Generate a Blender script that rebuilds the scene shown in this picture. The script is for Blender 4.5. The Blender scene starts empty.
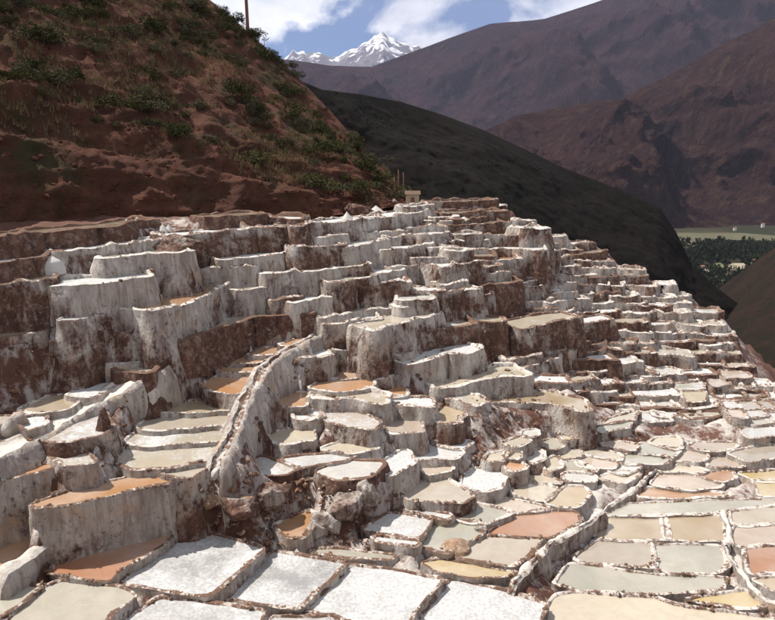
import bpy, bmesh, math, random
import numpy as np
from mathutils import Vector, noise as mnoise

random.seed(7); np.random.seed(7)
sc = bpy.context.scene
COL = sc.collection

# ------------------------------------------------------------------ camera
F = 671.0                      # focal length in photo pixels (775 wide)
HOR = 150.0                    # eye level in the photo
TH = math.atan((310.0 - HOR) / F)
cam_d = bpy.data.cameras.new('camera'); cam = bpy.data.objects.new('camera', cam_d)
COL.objects.link(cam)
cam_d.sensor_width = 36; cam_d.lens = 36 * F / 775.0
cam_d.clip_start = 0.1; cam_d.clip_end = 80000
cam.location = (0, 0, 0); cam.rotation_euler = (math.radians(90) - TH, 0, 0)
sc.camera = cam
sc.render.resolution_x = 1024; sc.render.resolution_y = 819

# ------------------------------------------------------------------ light
SUN_EL, SUN_AZ = math.radians(58), math.radians(-70)      # azimuth clockwise from +Y (view direction)
world = bpy.data.worlds.new('World'); sc.world = world; world.use_nodes = True
def N(nt, kind, **kw):
    n = nt.nodes.new(kind)
    for k, v in kw.items():
        if k.startswith('i_'): n.inputs[k[2:].replace('_', ' ')].default_value = v
        else: setattr(n, k, v)
    return n
def build_world():
    nt = world.node_tree; nt.nodes.clear(); L = nt.links.new
    sky = N(nt, 'ShaderNodeTexSky', sky_type='NISHITA', sun_disc=False)
    sky.sun_elevation = SUN_EL; sky.sun_rotation = SUN_AZ
    sky.altitude = 3000; sky.air_density = 1.0; sky.dust_density = 0.3; sky.ozone_density = 2.5
    tc = N(nt, 'ShaderNodeTexCoord')
    mp = N(nt, 'ShaderNodeMapping'); mp.inputs['Scale'].default_value = (1, 1, 1.55)
    mp.inputs['Location'].default_value = (2.687, 16.949, 15.275); mp.inputs['Rotation'].default_value = (0, 0, math.radians(-4.9))
    L(tc.outputs['Generated'], mp.inputs['Vector'])
    n1 = N(nt, 'ShaderNodeTexNoise', i_Scale=5.2, i_Detail=9.0, i_Roughness=0.56, i_Distortion=0.25)
    L(mp.outputs['Vector'], n1.inputs['Vector'])
    r1 = N(nt, 'ShaderNodeValToRGB'); r1.color_ramp.elements[0].position = 0.435; r1.color_ramp.elements[1].position = 0.515
    L(n1.outputs['Fac'], r1.inputs['Fac'])
    n2 = N(nt, 'ShaderNodeTexNoise', i_Scale=9.0, i_Detail=7.0, i_Roughness=0.55)
    L(mp.outputs['Vector'], n2.inputs['Vector'])
    r2 = N(nt, 'ShaderNodeValToRGB')
    r2.color_ramp.elements[0].position = 0.36; r2.color_ramp.elements[0].color = (8.5, 8.9, 9.7, 1)
    r2.color_ramp.elements[1].position = 0.62; r2.color_ramp.elements[1].color = (15.0, 15.0, 14.8, 1)
    L(n2.outputs['Fac'], r2.inputs['Fac'])
    mx = N(nt, 'ShaderNodeMix', data_type='RGBA')
    L(r1.outputs['Color'], mx.inputs['Factor']); hs = N(nt, 'ShaderNodeHueSaturation', i_Saturation=1.6, i_Value=.85); L(sky.outputs['Color'], hs.inputs['Color']); L(hs.outputs['Color'], mx.inputs['A']); L(r2.outputs['Color'], mx.inputs['B'])
    bg = N(nt, 'ShaderNodeBackground', i_Strength=0.058); out = N(nt, 'ShaderNodeOutputWorld')
    L(mx.outputs['Result'], bg.inputs['Color']); L(bg.outputs['Background'], out.inputs['Surface'])
build_world()
sd = bpy.data.lights.new('sun', 'SUN'); sd.energy = 5.0; sd.angle = math.radians(0.53); sd.color = (1.0, 0.945, 0.865)
sun = bpy.data.objects.new('sun', sd); COL.objects.link(sun)
to_sun = Vector((math.sin(SUN_AZ) * math.cos(SUN_EL), math.cos(SUN_AZ) * math.cos(SUN_EL), math.sin(SUN_EL)))
sun.rotation_euler = to_sun.to_track_quat('Z', 'Y').to_euler()
vs = sc.view_settings
vs.view_transform = 'Standard'; vs.look = 'None'; vs.gamma = 1.0; vs.exposure = 0.56; vs.use_curve_mapping = False

# ------------------------------------------------------------------ projection helpers (photo pixel <-> place)
CT, ST = math.cos(TH), math.sin(TH)
def kv(v):                                   # fall of the line of sight per metre of forward distance
    y = -(v - 310.0) / F
    return (ST - y * CT) / (CT + y * ST)
def at_d(u, v, d):                           # point seen at pixel (u, v), forward distance d
    y = -(v - 310.0) / F; dy = CT + y * ST
    return Vector(((u - 387.5) / F / dy * d, d, -kv(v) * d))
def at_z(u, v, z):
    return at_d(u, v, -z / kv(v))

def tps_fit(P, val, lam=1e-3):
    P = np.array(P, float); val = np.array(val, float); n = len(P)
    s = P.std(); Q = P / s
    r2 = ((Q[:, None] - Q[None]) ** 2).sum(-1)
    K = np.where(r2 > 0, r2 * np.log(r2 + 1e-12), 0) + lam * np.eye(n)
    A = np.zeros((n + 3, n + 3)); A[:n, :n] = K; A[:n, n] = 1; A[:n, n + 1:] = Q; A[n:, :n] = A[:n, n:].T
    w = np.linalg.solve(A, np.concatenate([val, [0, 0, 0]]))
    def f(X):
        X = np.atleast_2d(np.array(X, float)) / s
        out = np.empty(len(X))
        for i in range(0, len(X), 4000):
            x = X[i:i + 4000]; r2 = ((x[:, None] - Q[None]) ** 2).sum(-1)
            out[i:i + 4000] = np.where(r2 > 0, r2 * np.log(r2 + 1e-12), 0) @ w[:n] + w[n] + x @ w[n + 1:]
        return out
    return f

# how far away the slope is along lines of sight (pixel u, v -> metres)
ANCH = [(100,600,17),(400,600,17.3),(700,600,18),(-60,600,17),(110,500,20),(110,570,18.6),(350,560,19.2),(-60,480,21),
 (600,540,21.5),(650,480,27),(760,440,31.5),(760,560,21),(850,500,26),(200,430,25),(180,400,27.5),(70,420,24),(60,390,25.5),(40,330,28),
 (100,300,30),(120,265,32.3),(50,240,34.5),(-60,300,28),(250,215,40),(380,210,46.5),(250,300,32.5),(250,370,30),(330,400,28.5),(400,340,32.5),
 (400,280,37.5),(440,240,42.5),(480,205,53),(430,205,49.5),(450,470,26),(480,420,30),(560,390,35.5),(600,440,32.5),(560,340,40),(560,290,45),
 (540,245,50.5),(600,270,49.5),(640,300,47),(700,350,42),(760,390,38),(740,410,36),(590,240,56),(850,430,33)]
depth_f = tps_fit([(a[0], a[1]) for a in ANCH], [math.log(a[2]) for a in ANCH], 2e-2)
def depth(u, v): return float(np.exp(depth_f([(u, v)])[0]))

# ------------------------------------------------------------------ mesh helpers
def new_obj(name, verts, faces, mat, parent=None, smooth=True, loc=None):
    me = bpy.data.meshes.new(name)
    me.from_pydata([tuple(v) for v in verts], [], faces)
    if mat: me.materials.append(mat)
    if smooth: me.polygons.foreach_set('use_smooth', [True] * len(me.polygons))
    me.update()
    o = bpy.data.objects.new(name, me); COL.objects.link(o)
    if parent: o.parent = parent
    if loc is not None: o.location = loc
    return o
def tag(o, label=None, cat=None, group=None, kind=None):
    if label: o['label'] = label
    if cat: o['category'] = cat
    if group: o['group'] = group
    if kind: o['kind'] = kind
    return o
def empty(name, loc):
    o = bpy.data.objects.new(name, None); COL.objects.link(o); o.location = loc
    o.empty_display_size = 0.3
    return o
def fbm(x, y, z, oct=3):
    s, a, t = 0.0, 1.0, 0.0
    for _ in range(oct):
        s += a * mnoise.noise((x, y, z)); t += a
        x *= 2.03; y *= 2.03; z *= 2.03; a *= 0.5
    return s / t

# ------------------------------------------------------------------ materials
def mat_new(name):
    m = bpy.data.materials.new(name); m.use_nodes = True
    nt = m.node_tree; nt.nodes.clear()
    b = nt.nodes.new('ShaderNodeBsdfPrincipled'); o = nt.nodes.new('ShaderNodeOutputMaterial')
    nt.links.new(b.outputs['BSDF'], o.inputs['Surface'])
    b.inputs['Specular IOR Level'].default_value = 0.3
    return m, nt, b
def mixc(nt, fac, a, b, blend='MIX'):
    n = nt.nodes.new('ShaderNodeMix'); n.data_type = 'RGBA'; n.blend_type = blend
    for key, val in (('Factor', fac), ('A', a), ('B', b)):
        if isinstance(val, (tuple, list)): n.inputs[key].default_value = (*val, 1) if len(val) == 3 else val
        elif isinstance(val, (int, float)): n.inputs[key].default_value = val
        else: nt.links.new(val, n.inputs[key])
    return n.outputs['Result']
def math_(nt, op, a, b=None, clamp=False):
    n = nt.nodes.new('ShaderNodeMath'); n.operation = op; n.use_clamp = clamp
    for i, val in enumerate((a, b)):
        if val is None: continue
        if isinstance(val, (int, float)): n.inputs[i].default_value = val
        else: nt.links.new(val, n.inputs[i])
    return n.outputs[0]
def ramp(nt, fac, p0, p1, c0=(0,0,0), c1=(1,1,1)):
    n = nt.nodes.new('ShaderNodeValToRGB')
    n.color_ramp.elements[0].position = p0; n.color_ramp.elements[1].position = p1
    n.color_ramp.elements[0].color = (*c0, 1); n.color_ramp.elements[1].color = (*c1, 1)
    nt.links.new(fac, n.inputs['Fac']); return n.outputs['Color']
def noise(nt, scale, detail=5, rough=0.6, vec=None, dist=0.0):
    n = nt.nodes.new('ShaderNodeTexNoise')
    n.inputs['Scale'].default_value = scale; n.inputs['Detail'].default_value = detail
    n.inputs['Roughness'].default_value = rough; n.inputs['Distortion'].default_value = dist
    if vec is not None: nt.links.new(vec, n.inputs['Vector'])
    return n.outputs['Fac']
def pos(nt, scale=(1, 1, 1)):
    g = nt.nodes.new('ShaderNodeNewGeometry'); m = nt.nodes.new('ShaderNodeMapping')
    m.inputs['Scale'].default_value = scale
    nt.links.new(g.outputs['Position'], m.inputs['Vector']); return m.outputs['Vector']
def bump(nt, b, h, strength=0.5, dist=0.05):
    n = nt.nodes.new('ShaderNodeBump'); n.inputs['Strength'].default_value = strength; n.inputs['Distance'].default_value = dist
    nt.links.new(h, n.inputs['Height']); nt.links.new(n.outputs['Normal'], b.inputs['Normal'])

EARTH_A, EARTH_B = (0.20, 0.100, 0.066), (0.078, 0.040, 0.031)
SALT = (0.68, 0.635, 0.585)
def mat_wall():
    m, nt, b = mat_new('salt_crusted_wall')
    oi = nt.nodes.new('ShaderNodeObjectInfo')
    p = pos(nt); ps = pos(nt, (1, 1, 0.28))
    n_big = noise(nt, 0.5, 5, 0.65, p, .5); n_mid = noise(nt, 2.6, 7, 0.72, ps, 0.6); n_fine = noise(nt, 9, 5, 0.7, p)
    # dirt threshold shifts with the object's alpha (0 clean salt .. 1 bare earth)
    s = math_(nt, 'ADD', math_(nt, 'MULTIPLY', n_big, 0.55), math_(nt, 'ADD', math_(nt, 'MULTIPLY', n_mid, 0.35), math_(nt, 'MULTIPLY', n_fine, 0.10)))
    t = math_(nt, 'SUBTRACT', math_(nt, 'MULTIPLY', oi.outputs['Alpha'], 0.36), 0.638)
    dr = nt.nodes.new('ShaderNodeAttribute'); dr.attribute_name = 'drop'
    t = math_(nt, 'ADD', t, math_(nt, 'SUBTRACT', math_(nt, 'MULTIPLY', dr.outputs['Fac'], .085), .035))
    s2 = math_(nt, 'MULTIPLY', math_(nt, 'ADD', s, t), 11.0)
    dirt_shade = math_(nt, 'ADD', s2, 0.5, True)
    earth = mixc(nt, ramp(nt, n_mid, .36, .62), EARTH_A, EARTH_B)
    earth = mixc(nt, math_(nt, 'MULTIPLY', ramp(nt, noise(nt, 3.4, 7, .75, p), .50, .64), .8), earth, (.34, .25, .20))
    earth = mixc(nt, math_(nt, 'MULTIPLY', ramp(nt, n_fine, .52, .66), .7), earth, (.035, .022, .018))
    grey = ramp(nt, noise(nt, 1.3, 6, 0.7, ps), 0.34, 0.66, (0.31, 0.262, 0.23), SALT)
    runs = ramp(nt, noise(nt, 2.2, 5, .6, pos(nt, (2.2, 2.2, .16)), .2), .50, .62)
    grey = mixc(nt, math_(nt, 'MULTIPLY', runs, .55), grey, (.25, .165, .125))
    warm = mixc(nt, ramp(nt, noise(nt, 0.8, 4, 0.6, p), 0.56, 0.74), grey, (0.58, 0.42, 0.30))
    spots = ramp(nt, noise(nt, 5.0, 4, 0.6, p), 0.57, 0.66)
    warm = mixc(nt, math_(nt, 'MULTIPLY', math_(nt, 'MULTIPLY', spots, ramp(nt, noise(nt, .6, 3, .5, p), .42, .62)), 0.8), warm, (0.10, 0.060, 0.045))
    c = mixc(nt, dirt_shade, warm, earth)
    nt.links.new(c, b.inputs['Base Color']); b.inputs['Roughness'].default_value = 0.85
    h = math_(nt, 'ADD', math_(nt, 'MULTIPLY', n_mid, 1.0), math_(nt, 'MULTIPLY', n_fine, 0.5))
    bump(nt, b, h, 1.0, 0.16); return m
def mat_rim():
    m, nt, b = mat_new('salt_crusted_rim')
    oi = nt.nodes.new('ShaderNodeObjectInfo')
    p = pos(nt); n1 = noise(nt, 6, 6, 0.72, p); n2 = noise(nt, 1.3, 4, 0.6, p)
    s_ = math_(nt, 'ADD', math_(nt, 'MULTIPLY', n1, 0.6), math_(nt, 'MULTIPLY', n2, 0.4))
    f = math_(nt, 'ADD', math_(nt, 'MULTIPLY', math_(nt, 'ADD', s_, math_(nt, 'SUBTRACT', math_(nt, 'MULTIPLY', oi.outputs['Alpha'], .3), .64)), 12.0), .5, True)
    c = mixc(nt, f, mixc(nt, n1, (0.70, 0.66, 0.61), (.46, .40, .35)), mixc(nt, n2, (0.21, 0.115, 0.075), (.10, .062, .046)))
    nt.links.new(c, b.inputs['Base Color']); b.inputs['Roughness'].default_value = 0.85
    bump(nt, b, n1, 0.9, 0.08); return m
def mat_brine():
    m, nt, b = mat_new('brine_and_salt_crust')
    oi = nt.nodes.new('ShaderNodeObjectInfo'); p = pos(nt)
    off = nt.nodes.new('ShaderNodeVectorMath'); off.operation = 'ADD'
    nt.links.new(p, off.inputs[0])
    cmb = nt.nodes.new('ShaderNodeCombineXYZ'); nt.links.new(math_(nt, 'MULTIPLY', oi.outputs['Random'], 90.0), cmb.inputs[0])
    nt.links.new(cmb.outputs[0], off.inputs[1]); q = off.outputs[0]
    big = noise(nt, 0.42, 3, 0.5, q, 0.6); mid = noise(nt, 1.9, 7, 0.72, q, .5); fine = noise(nt, 9, 7, 0.75, q)
    base = mixc(nt, ramp(nt, big, 0.32, 0.70), oi.outputs['Color'], mixc(nt, 0.5, oi.outputs['Color'], (0.50, 0.44, 0.38)))
    base = mixc(nt, math_(nt, 'MULTIPLY', ramp(nt, mid, .40, .72), .45), base, mixc(nt, 0.55, oi.outputs['Color'], (0.20, 0.14, 0.10)))
    # salt film patches, amount = alpha
    s = math_(nt, 'ADD', math_(nt, 'MULTIPLY', big, 0.42), math_(nt, 'ADD', math_(nt, 'MULTIPLY', mid, 0.34), math_(nt, 'MULTIPLY', fine, 0.24)))
    cr = math_(nt, 'ADD', math_(nt, 'MULTIPLY', math_(nt, 'ADD', s, math_(nt, 'SUBTRACT', math_(nt, 'MULTIPLY', oi.outputs['Alpha'], 0.44), 0.72)), 8.0), 0.5, True)
    crc = mixc(nt, ramp(nt, fine, 0.38, 0.60), (0.36, 0.355, 0.35), (0.54, 0.535, 0.53))
    c = mixc(nt, cr, base, crc)
    nt.links.new(c, b.inputs['Base Color'])
    r = math_(nt, 'ADD', math_(nt, 'MULTIPLY', cr, 0.55), 0.10); nt.links.new(r, b.inputs['Roughness'])
    b.inputs['Specular IOR Level'].default_value = 0.45
    nt.links.new(math_(nt, 'MULTIPLY', math_(nt, 'SUBTRACT', 1.0, cr), .7), b.inputs['Coat Weight']); b.inputs['Coat Roughness'].default_value = .04; b.inputs['Coat IOR'].default_value = 1.4
    hh = math_(nt, 'MULTIPLY', math_(nt, 'ADD', fine, math_(nt, 'MULTIPLY', mid, 0.7)), math_(nt, 'ADD', cr, 0.04))
    bump(nt, b, hh, 0.55, 0.03); return m
def mat_stone():
    m, nt, b = mat_new('rim_stone')
    oi = nt.nodes.new('ShaderNodeObjectInfo'); p = pos(nt)
    n1 = noise(nt, 6, 5, 0.65, p); n2 = noise(nt, 2.2, 3, 0.5, p)
    c = mixc(nt, ramp(nt, n2, 0.35, 0.65), (0.20, 0.105, 0.06), (0.085, 0.058, 0.045))
    c = mixc(nt, ramp(nt, n1, 0.56, 0.68), c, (0.58, 0.53, 0.48))
    nt.links.new(c, b.inputs['Base Color']); b.inputs['Roughness'].default_value = 0.9
    bump(nt, b, n1, 0.6, 0.03); return m
def mat_ground():
    m, nt, b = mat_new('salty_red_earth')
    p = pos(nt); n1 = noise(nt, 0.5, 6, 0.65, p); n2 = noise(nt, 3.0, 6, 0.7, p)
    e = mixc(nt, n2, (0.155, 0.072, 0.048), (0.075, 0.038, 0.029))
    n3 = noise(nt, 2.4, 6, 0.72, pos(nt, (1, 1, .28)), .5)
    f = ramp(nt, math_(nt, 'ADD', math_(nt, 'MULTIPLY', n1, 0.5), math_(nt, 'MULTIPLY', n3, 0.5)), 0.45, 0.54)
    # salt lies on what is level enough to hold it
    g = nt.nodes.new('ShaderNodeNewGeometry'); sx = nt.nodes.new('ShaderNodeSeparateXYZ'); nt.links.new(g.outputs['Normal'], sx.inputs[0])
    flat = ramp(nt, sx.outputs['Z'], 0.45, 0.85)
    at_ = nt.nodes.new('ShaderNodeAttribute'); at_.attribute_name = 'salt'
    c = mixc(nt, math_(nt, 'MULTIPLY', math_(nt, 'MULTIPLY', math_(nt, 'SUBTRACT', 1.0, f), at_.outputs['Fac']), math_(nt, 'ADD', math_(nt, 'MULTIPLY', flat, 0.25), 0.72)), e, mixc(nt, n2, (0.62, 0.58, 0.54), (0.36, 0.31, 0.28)))
    nt.links.new(c, b.inputs['Base Color']); b.inputs['Roughness'].default_value = 0.95
    bump(nt, b, n2, 0.8, 0.12); return m
def mat_hill(name, ca, cb, cg, gscale, g0, g1, bscale=1.0, bdist=0.3):
    m, nt, b = mat_new(name)
    p = pos(nt, (bscale,) * 3); n1 = noise(nt, 0.16, 6, 0.62, p, 0.5); n2 = noise(nt, 1.3, 7, 0.7, p); n3 = noise(nt, gscale, 6, 0.65, p, 0.3)
    c = mixc(nt, ramp(nt, n1, 0.36, 0.64), ca, cb)
    c = mixc(nt, ramp(nt, n2, 0.40, 0.68), c, tuple(x * 0.55 for x in ca))
    c = mixc(nt, ramp(nt, n3, g0, g1), c, cg)
    nt.links.new(c, b.inputs['Base Color']); b.inputs['Roughness'].default_value = 0.95
    b.inputs['Specular IOR Level'].default_value = 0.1
    bump(nt, b, math_(nt, 'ADD', n2, math_(nt, 'MULTIPLY', noise(nt, 6.5, 6, .7, p), .35)), 1.0, bdist * 1.3); return m
def mat_leaf(name, c0, c1):
    m, nt, b = mat_new(name)
    oi = nt.nodes.new('ShaderNodeObjectInfo'); g = nt.nodes.new('ShaderNodeNewGeometry')
    f = math_(nt, 'ADD', math_(nt, 'MULTIPLY', oi.outputs['Random'], 0.5), math_(nt, 'MULTIPLY', g.outputs['Random Per Island'], 0.5))
    c = mixc(nt, f, c0, c1); nt.links.new(c, b.inputs['Base Color'])
    b.inputs['Roughness'].default_value = 1.0; b.inputs['Specular IOR Level'].default_value = 0.0
    return m
def mat_plain(name, col, rough=0.8, nz=0.0, scale=3):
    m, nt, b = mat_new(name)
    c = mixc(nt, noise(nt, scale, 5, 0.6, pos(nt)), tuple(x * (1 - nz) for x in col), tuple(min(1, x * (1 + nz)) for x in col))
    nt.links.new(c, b.inputs['Base Color']); b.inputs['Roughness'].default_value = rough
    return m
def mat_mountain(name, ca, cb, cc, s):
    m, nt, b = mat_new(name)
    p = pos(nt, (s, s, s)); ps = pos(nt, (s, s, s * 0.3)); n1 = noise(nt, 2.2, 8, 0.6, p, 0.4); n2 = noise(nt, 9, 7, 0.68, ps)
    c = mixc(nt, ramp(nt, n1, 0.38, 0.62), ca, cb); c = mixc(nt, ramp(nt, n2, 0.5, 0.72), c, cc)
    nt.links.new(c, b.inputs['Base Color']); b.inputs['Roughness'].default_value = 1.0; b.inputs['Specular IOR Level'].default_value = 0.0
    bump(nt, b, math_(nt, 'ADD', n2, n1), 1.0, 0.22 / s); return m
def mat_snow(s):
    m, nt, b = mat_new('snow_and_rock')
    p = pos(nt, (s, s, s)); ps = pos(nt, (s, s, s * 0.45))
    g = nt.nodes.new('ShaderNodeNewGeometry'); sx = nt.nodes.new('ShaderNodeSeparateXYZ'); nt.links.new(g.outputs['Position'], sx.inputs[0])
    hgt = math_(nt, 'MULTIPLY', math_(nt, 'SUBTRACT', sx.outputs['Z'], 1650.0), 1 / 1500.0)
    n1 = noise(nt, 5, 8, 0.65, ps, 0.6)
    f = ramp(nt, math_(nt, 'ADD', n1, math_(nt, 'MULTIPLY', hgt, 0.35)), 0.54, 0.62)
    c = mixc(nt, f, (0.085, 0.075, 0.085), (0.85, 0.86, 0.88))
    nt.links.new(c, b.inputs['Base Color']); b.inputs['Roughness'].default_value = 0.8
    bump(nt, b, noise(nt, 9, 6, 0.65, p), 1.0, 0.05 / s); return m
M = dict(wall=mat_wall(), rim=mat_rim(), brine=mat_brine(), stone=mat_stone(), ground=mat_ground())

# ------------------------------------------------------------------ the traced ponds (photo pixels)
# colour code: w white crust, g grey-white crust, c cream, t tan, b beige grey, o orange, r rust, y yellow, p pink beige, e grey green
P = []    # (outline px, colour, wall dirt, crust, front-wall px or None)
def pond(pts, col, dirt_shade=0.25, crust=None): P.append(dict(pts=[(float(a), float(b)) for a, b in pts], col=col, dirt_shade=dirt_shade, crust=crust, h=None, T=False))
def terr(rim, h, col='c', dirt_shade=0.35, dep=2.4, crust=None):
    P.append(dict(pts=[(float(a), float(b)) for a, b in rim], col=col, dirt_shade=dirt_shade, crust=crust, h=float(h), T=True, dep=dep))
# foreground salt pans
pond([(0,628),(45,588),(62,581),(118,588),(138,596),(112,613),(100,630)],'e')
pond([(-40,588),(0,585),(40,587),(25,600),(0,617),(-40,632)],'e')
pond([(122,582),(150,557),(178,538),(217,535),(250,545),(263,549),(240,570),(208,596),(170,592)],'g',.3,.56)
pond([(274,552),(345,564),(325,583),(298,608),(270,606),(220,598),(245,576)],'g',.3,.50)
pond([(352,567),(385,569),(441,580),(425,598),(408,621),(400,632),(345,619),(308,610),(330,588)],'g',.3,.58)
pond([(452,580),(500,590),(545,605),(540,620),(530,645),(408,645),(420,620),(437,597)],'g',.3,.62)
pond([(122,622),(160,599),(195,602),(262,612),(258,622),(240,650),(95,650)],'g',.3,.54)
pond([(272,618),(330,617),(345,624),(398,637),(390,655),(255,655)],'g',.3,.50)
pond([(310,549),(345,550),(395,555),(392,559),(350,558),(315,553)],'e')
# left: orange brine pans and their tall walls
pond([(160,475),(135,476),(72,491),(30,505),(38,507),(62,506),(95,500),(125,492),(172,482),(176,476)],'o',.12,0)
pond([(50,574),(63,556),(100,545),(160,531),(172,537),(145,557),(118,572),(110,581),(82,579),(58,575)],'r',.2,0)
pond([(-40,556),(25,532),(42,531),(45,540),(15,560),(0,568),(-40,580)],'o',.3,0)
pond([(-40,486),(0,473),(48,464),(64,466),(50,470),(0,481),(-40,494)],'o',.12,0)
pond([(275,526),(307,512),(313,515),(308,530),(302,536),(290,536)],'o',.35,.1)
# centre foreground
pond([(422,563),(440,560),(462,563),(515,573),(510,577),(470,577),(435,571)],'y',.3,0)
pond([(457,557),(477,539),(490,537),(542,539),(522,560),(512,566),(480,561)],'b',.2,.15)
pond([(490,535),(512,518),(540,512),(575,513),(577,521),(556,533),(543,537)],'k',.3,.05)
pond([(422,546),(436,521),(480,525),(478,535),(455,549),(447,552)],'e',.3,.3)
pond([(460,519),(465,510),(477,505),(508,512),(488,523),(470,522)],'e',.3,.15)
pond([(481,499),(490,497),(535,505),(548,509),(515,512),(497,506)],'p',.3,.1)
pond([(404,493),(425,475),(440,476),(472,497),(462,502),(430,501),(410,499)],'b',.4,.2)
pond([(465,477),(475,469),(505,472),(498,487),(482,491),(464,485)],'w',.3,.8)
pond([(365,530),(390,514),(430,520),(418,537),(380,531)],'w',.4,.55)
pond([(375,537),(417,542),(415,546),(378,541)],'w',.4,.6)
pond([(403,508),(450,516),(446,519),(408,511)],'w',.4,.6)
pond([(512,493),(522,482),(557,489),(543,501),(522,497)],'c',.3,.2)
pond([(547,503),(567,487),(583,488),(587,493),(577,506),(560,506)],'t',.3,.05)
pond([(381,464),(404,450),(414,462),(391,475)],'w',.3,.6)
pond([(418,465),(448,460),(451,470),(428,474)],'p',.3,.2)
pond([(408,450),(422,443),(462,452),(455,458),(415,459)],'w',.3,.55)
pond([(435,443),(470,442),(462,449),(448,448)],'w',.3,.7)
# right foreground
pond([(595,521),(610,519),(662,517),(666,539),(620,539),(597,536)],'t',.3,.1)
pond([(665,517),(717,516),(721,525),(721,540),(695,541),(668,539)],'t',.3,.05)
pond([(575,559),(597,541),(650,544),(653,567),(620,565),(583,561)],'b',.3,.1)
pond([(655,545),(720,546),(725,565),(718,572),(670,574),(655,569)],'e',.3,.25)
pond([(555,585),(570,563),(600,568),(660,576),(730,578),(722,588),(665,595),(630,593),(580,590)],'e',.3,.1)
pond([(545,612),(556,597),(570,593),(655,599),(690,609),(730,613),(790,622),(790,655),(545,655)],'c',.3,.15)
pond([(685,601),(745,591),(763,602),(755,608),(732,607),(710,602)],'y',.3,0)
pond([(607,515),(630,505),(700,502),(764,501),(790,501),(770,504),(730,509),(700,513),(665,514)],'e',.3,.1)
pond([(637,496),(648,489),(700,492),(725,495),(670,498)],'o',.3,.1)
pond([(652,485),(662,474),(688,475),(720,484),(715,487),(690,490)],'p',.3,.1)
pond([(698,475),(730,471),(733,478),(720,482)],'o',.3,.1)
pond([(733,513),(776,508),(800,507),(800,522),(760,525),(736,524)],'c',.3,.1)
pond([(736,528),(800,526),(800,540),(755,544),(737,545)],'p',.3,.1)
pond([(745,550),(765,547),(800,546),(800,570),(765,573),(752,575)],'k',.3,.3)
pond([(752,580),(800,574),(800,598),(770,590)],'t',.3,.1)
pond([(740,474),(800,470),(800,480),(757,481)],'y',.3,.1)
pond([(755,482),(800,481),(800,496),(762,496)],'y',.3,0)
pond([(676,455),(680,451),(705,452),(706,458),(695,463),(677,460)],'p',.3,.1)
pond([(690,447),(695,443),(735,443),(732,448),(710,452)],'p',.3,.2)
pond([(652,443),(658,438),(680,438),(680,447),(670,449)],'c',.3,.2)
pond([(637,447),(645,444),(677,450),(672,456),(638,453)],'e',.3,.3)
pond([(617,460),(632,454),(670,458),(665,463),(625,464)],'e',.3,.2)
pond([(710,461),(727,457),(742,461),(740,466),(712,467)],'p',.3,.1)
pond([(730,454),(764,446),(800,446),(800,456),(745,461)],'b',.3,.2)
pond([(583,453),(588,447),(620,455),(617,460),(600,458)],'c',.3,.3)
pond([(603,445),(610,440),(637,445),(632,451)],'p',.3,.3)
pond([(578,460),(590,458),(617,463),(612,468),(580,466)],'p',.3,.2)
pond([(610,419),(637,412),(632,418),(605,424)],'c',.5,.4)
pond([(600,427),(630,421),(626,427),(598,432)],'e',.5,.4)
pond([(570,432),(590,427),(592,433),(575,438)],'c',.5,.4)
pond([(742,430),(752,427),(800,428),(800,434),(750,438)],'w',.4,.5)
pond([(658,470),(681,466),(705,470),(698,473)],'c',.3,.2)
pond([(607,470),(623,463),(640,467),(623,475)],'w',.3,.5)
pond([(600,478),(619,472),(640,473),(622,483)],'c',.3,.2)
pond([(561,464),(576,462),(595,471),(568,470)],'e',.3,.3)
pond([(565,474),(595,476),(594,482),(568,480)],'w',.3,.5)
pond([(510,449),(520,451),(517,458),(505,457)],'c',.4,.3)
pond([(505,464),(517,461),(525,468),(512,471)],'o',.4,.1)
pond([(490,455),(512,450),(500,461),(486,461)],'c',.4,.3)
pond([(503,444),(523,437),(527,441),(515,447)],'c',.4,.3)
pond([(525,431),(537,430),(538,435),(525,437)],'c',.4,.3)
pond([(540,444),(553,439),(565,443),(553,450)],'e',.4,.3)
pond([(524,453),(541,450),(541,459),(530,463)],'w',.4,.4)
pond([(560,435),(575,430),(582,436),(566,440)],'c',.4,.3)
pond([(545,462),(556,457),(560,466),(548,472)],'c',.4,.3)
pond([(525,474),(545,476),(560,483),(535,482)],'c',.4,.2)
pond([(560,452),(578,449),(580,456),(562,459)],'c',.4,.3)
# ladder of pans by the canal
LAD0 = len(P)
pond([(163,412),(173,403),(200,401),(229,401),(229,410),(190,413)],'t',.3,.15)
pond([(138,428),(150,418),(195,416),(228,416),(226,424),(192,427),(160,430)],'b',.3,.2)
pond([(127,442),(138,433),(192,431),(232,430),(226,440),(190,443),(150,445)],'c',.3,.5)
pond([(119,462),(123,450),(192,447),(217,446),(213,460),(170,467),(135,468)],'c',.3,.45)
pond([(165,473),(180,469),(208,466),(192,478),(178,479)],'b',.3,.2)
pond([(203,385),(217,377),(251,375),(248,391),(235,394),(215,391)],'o',.4,.05)
pond([(219,372),(222,366),(257,365),(252,372)],'o',.4,.05)
pond([(226,363),(240,357),(270,356),(258,363)],'o',.4,.05)
pond([(250,355),(262,348),(290,347),(275,354)],'o',.4,.05)
pond([(282,345),(302,337),(317,334),(302,345)],'o',.4,.05)
LAD1 = len(P)
# ladder of small pans behind the curved wall
pond([(430,417),(455,416),(453,421),(430,421)],'y',.4,.35)
pond([(425,424),(453,423),(452,430),(427,430)],'y',.4,.4)
pond([(428,433),(452,432),(457,440),(433,440)],'w',.4,.6)
pond([(442,412),(465,409),(462,413),(443,414)],'c',.4,.2)
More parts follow.
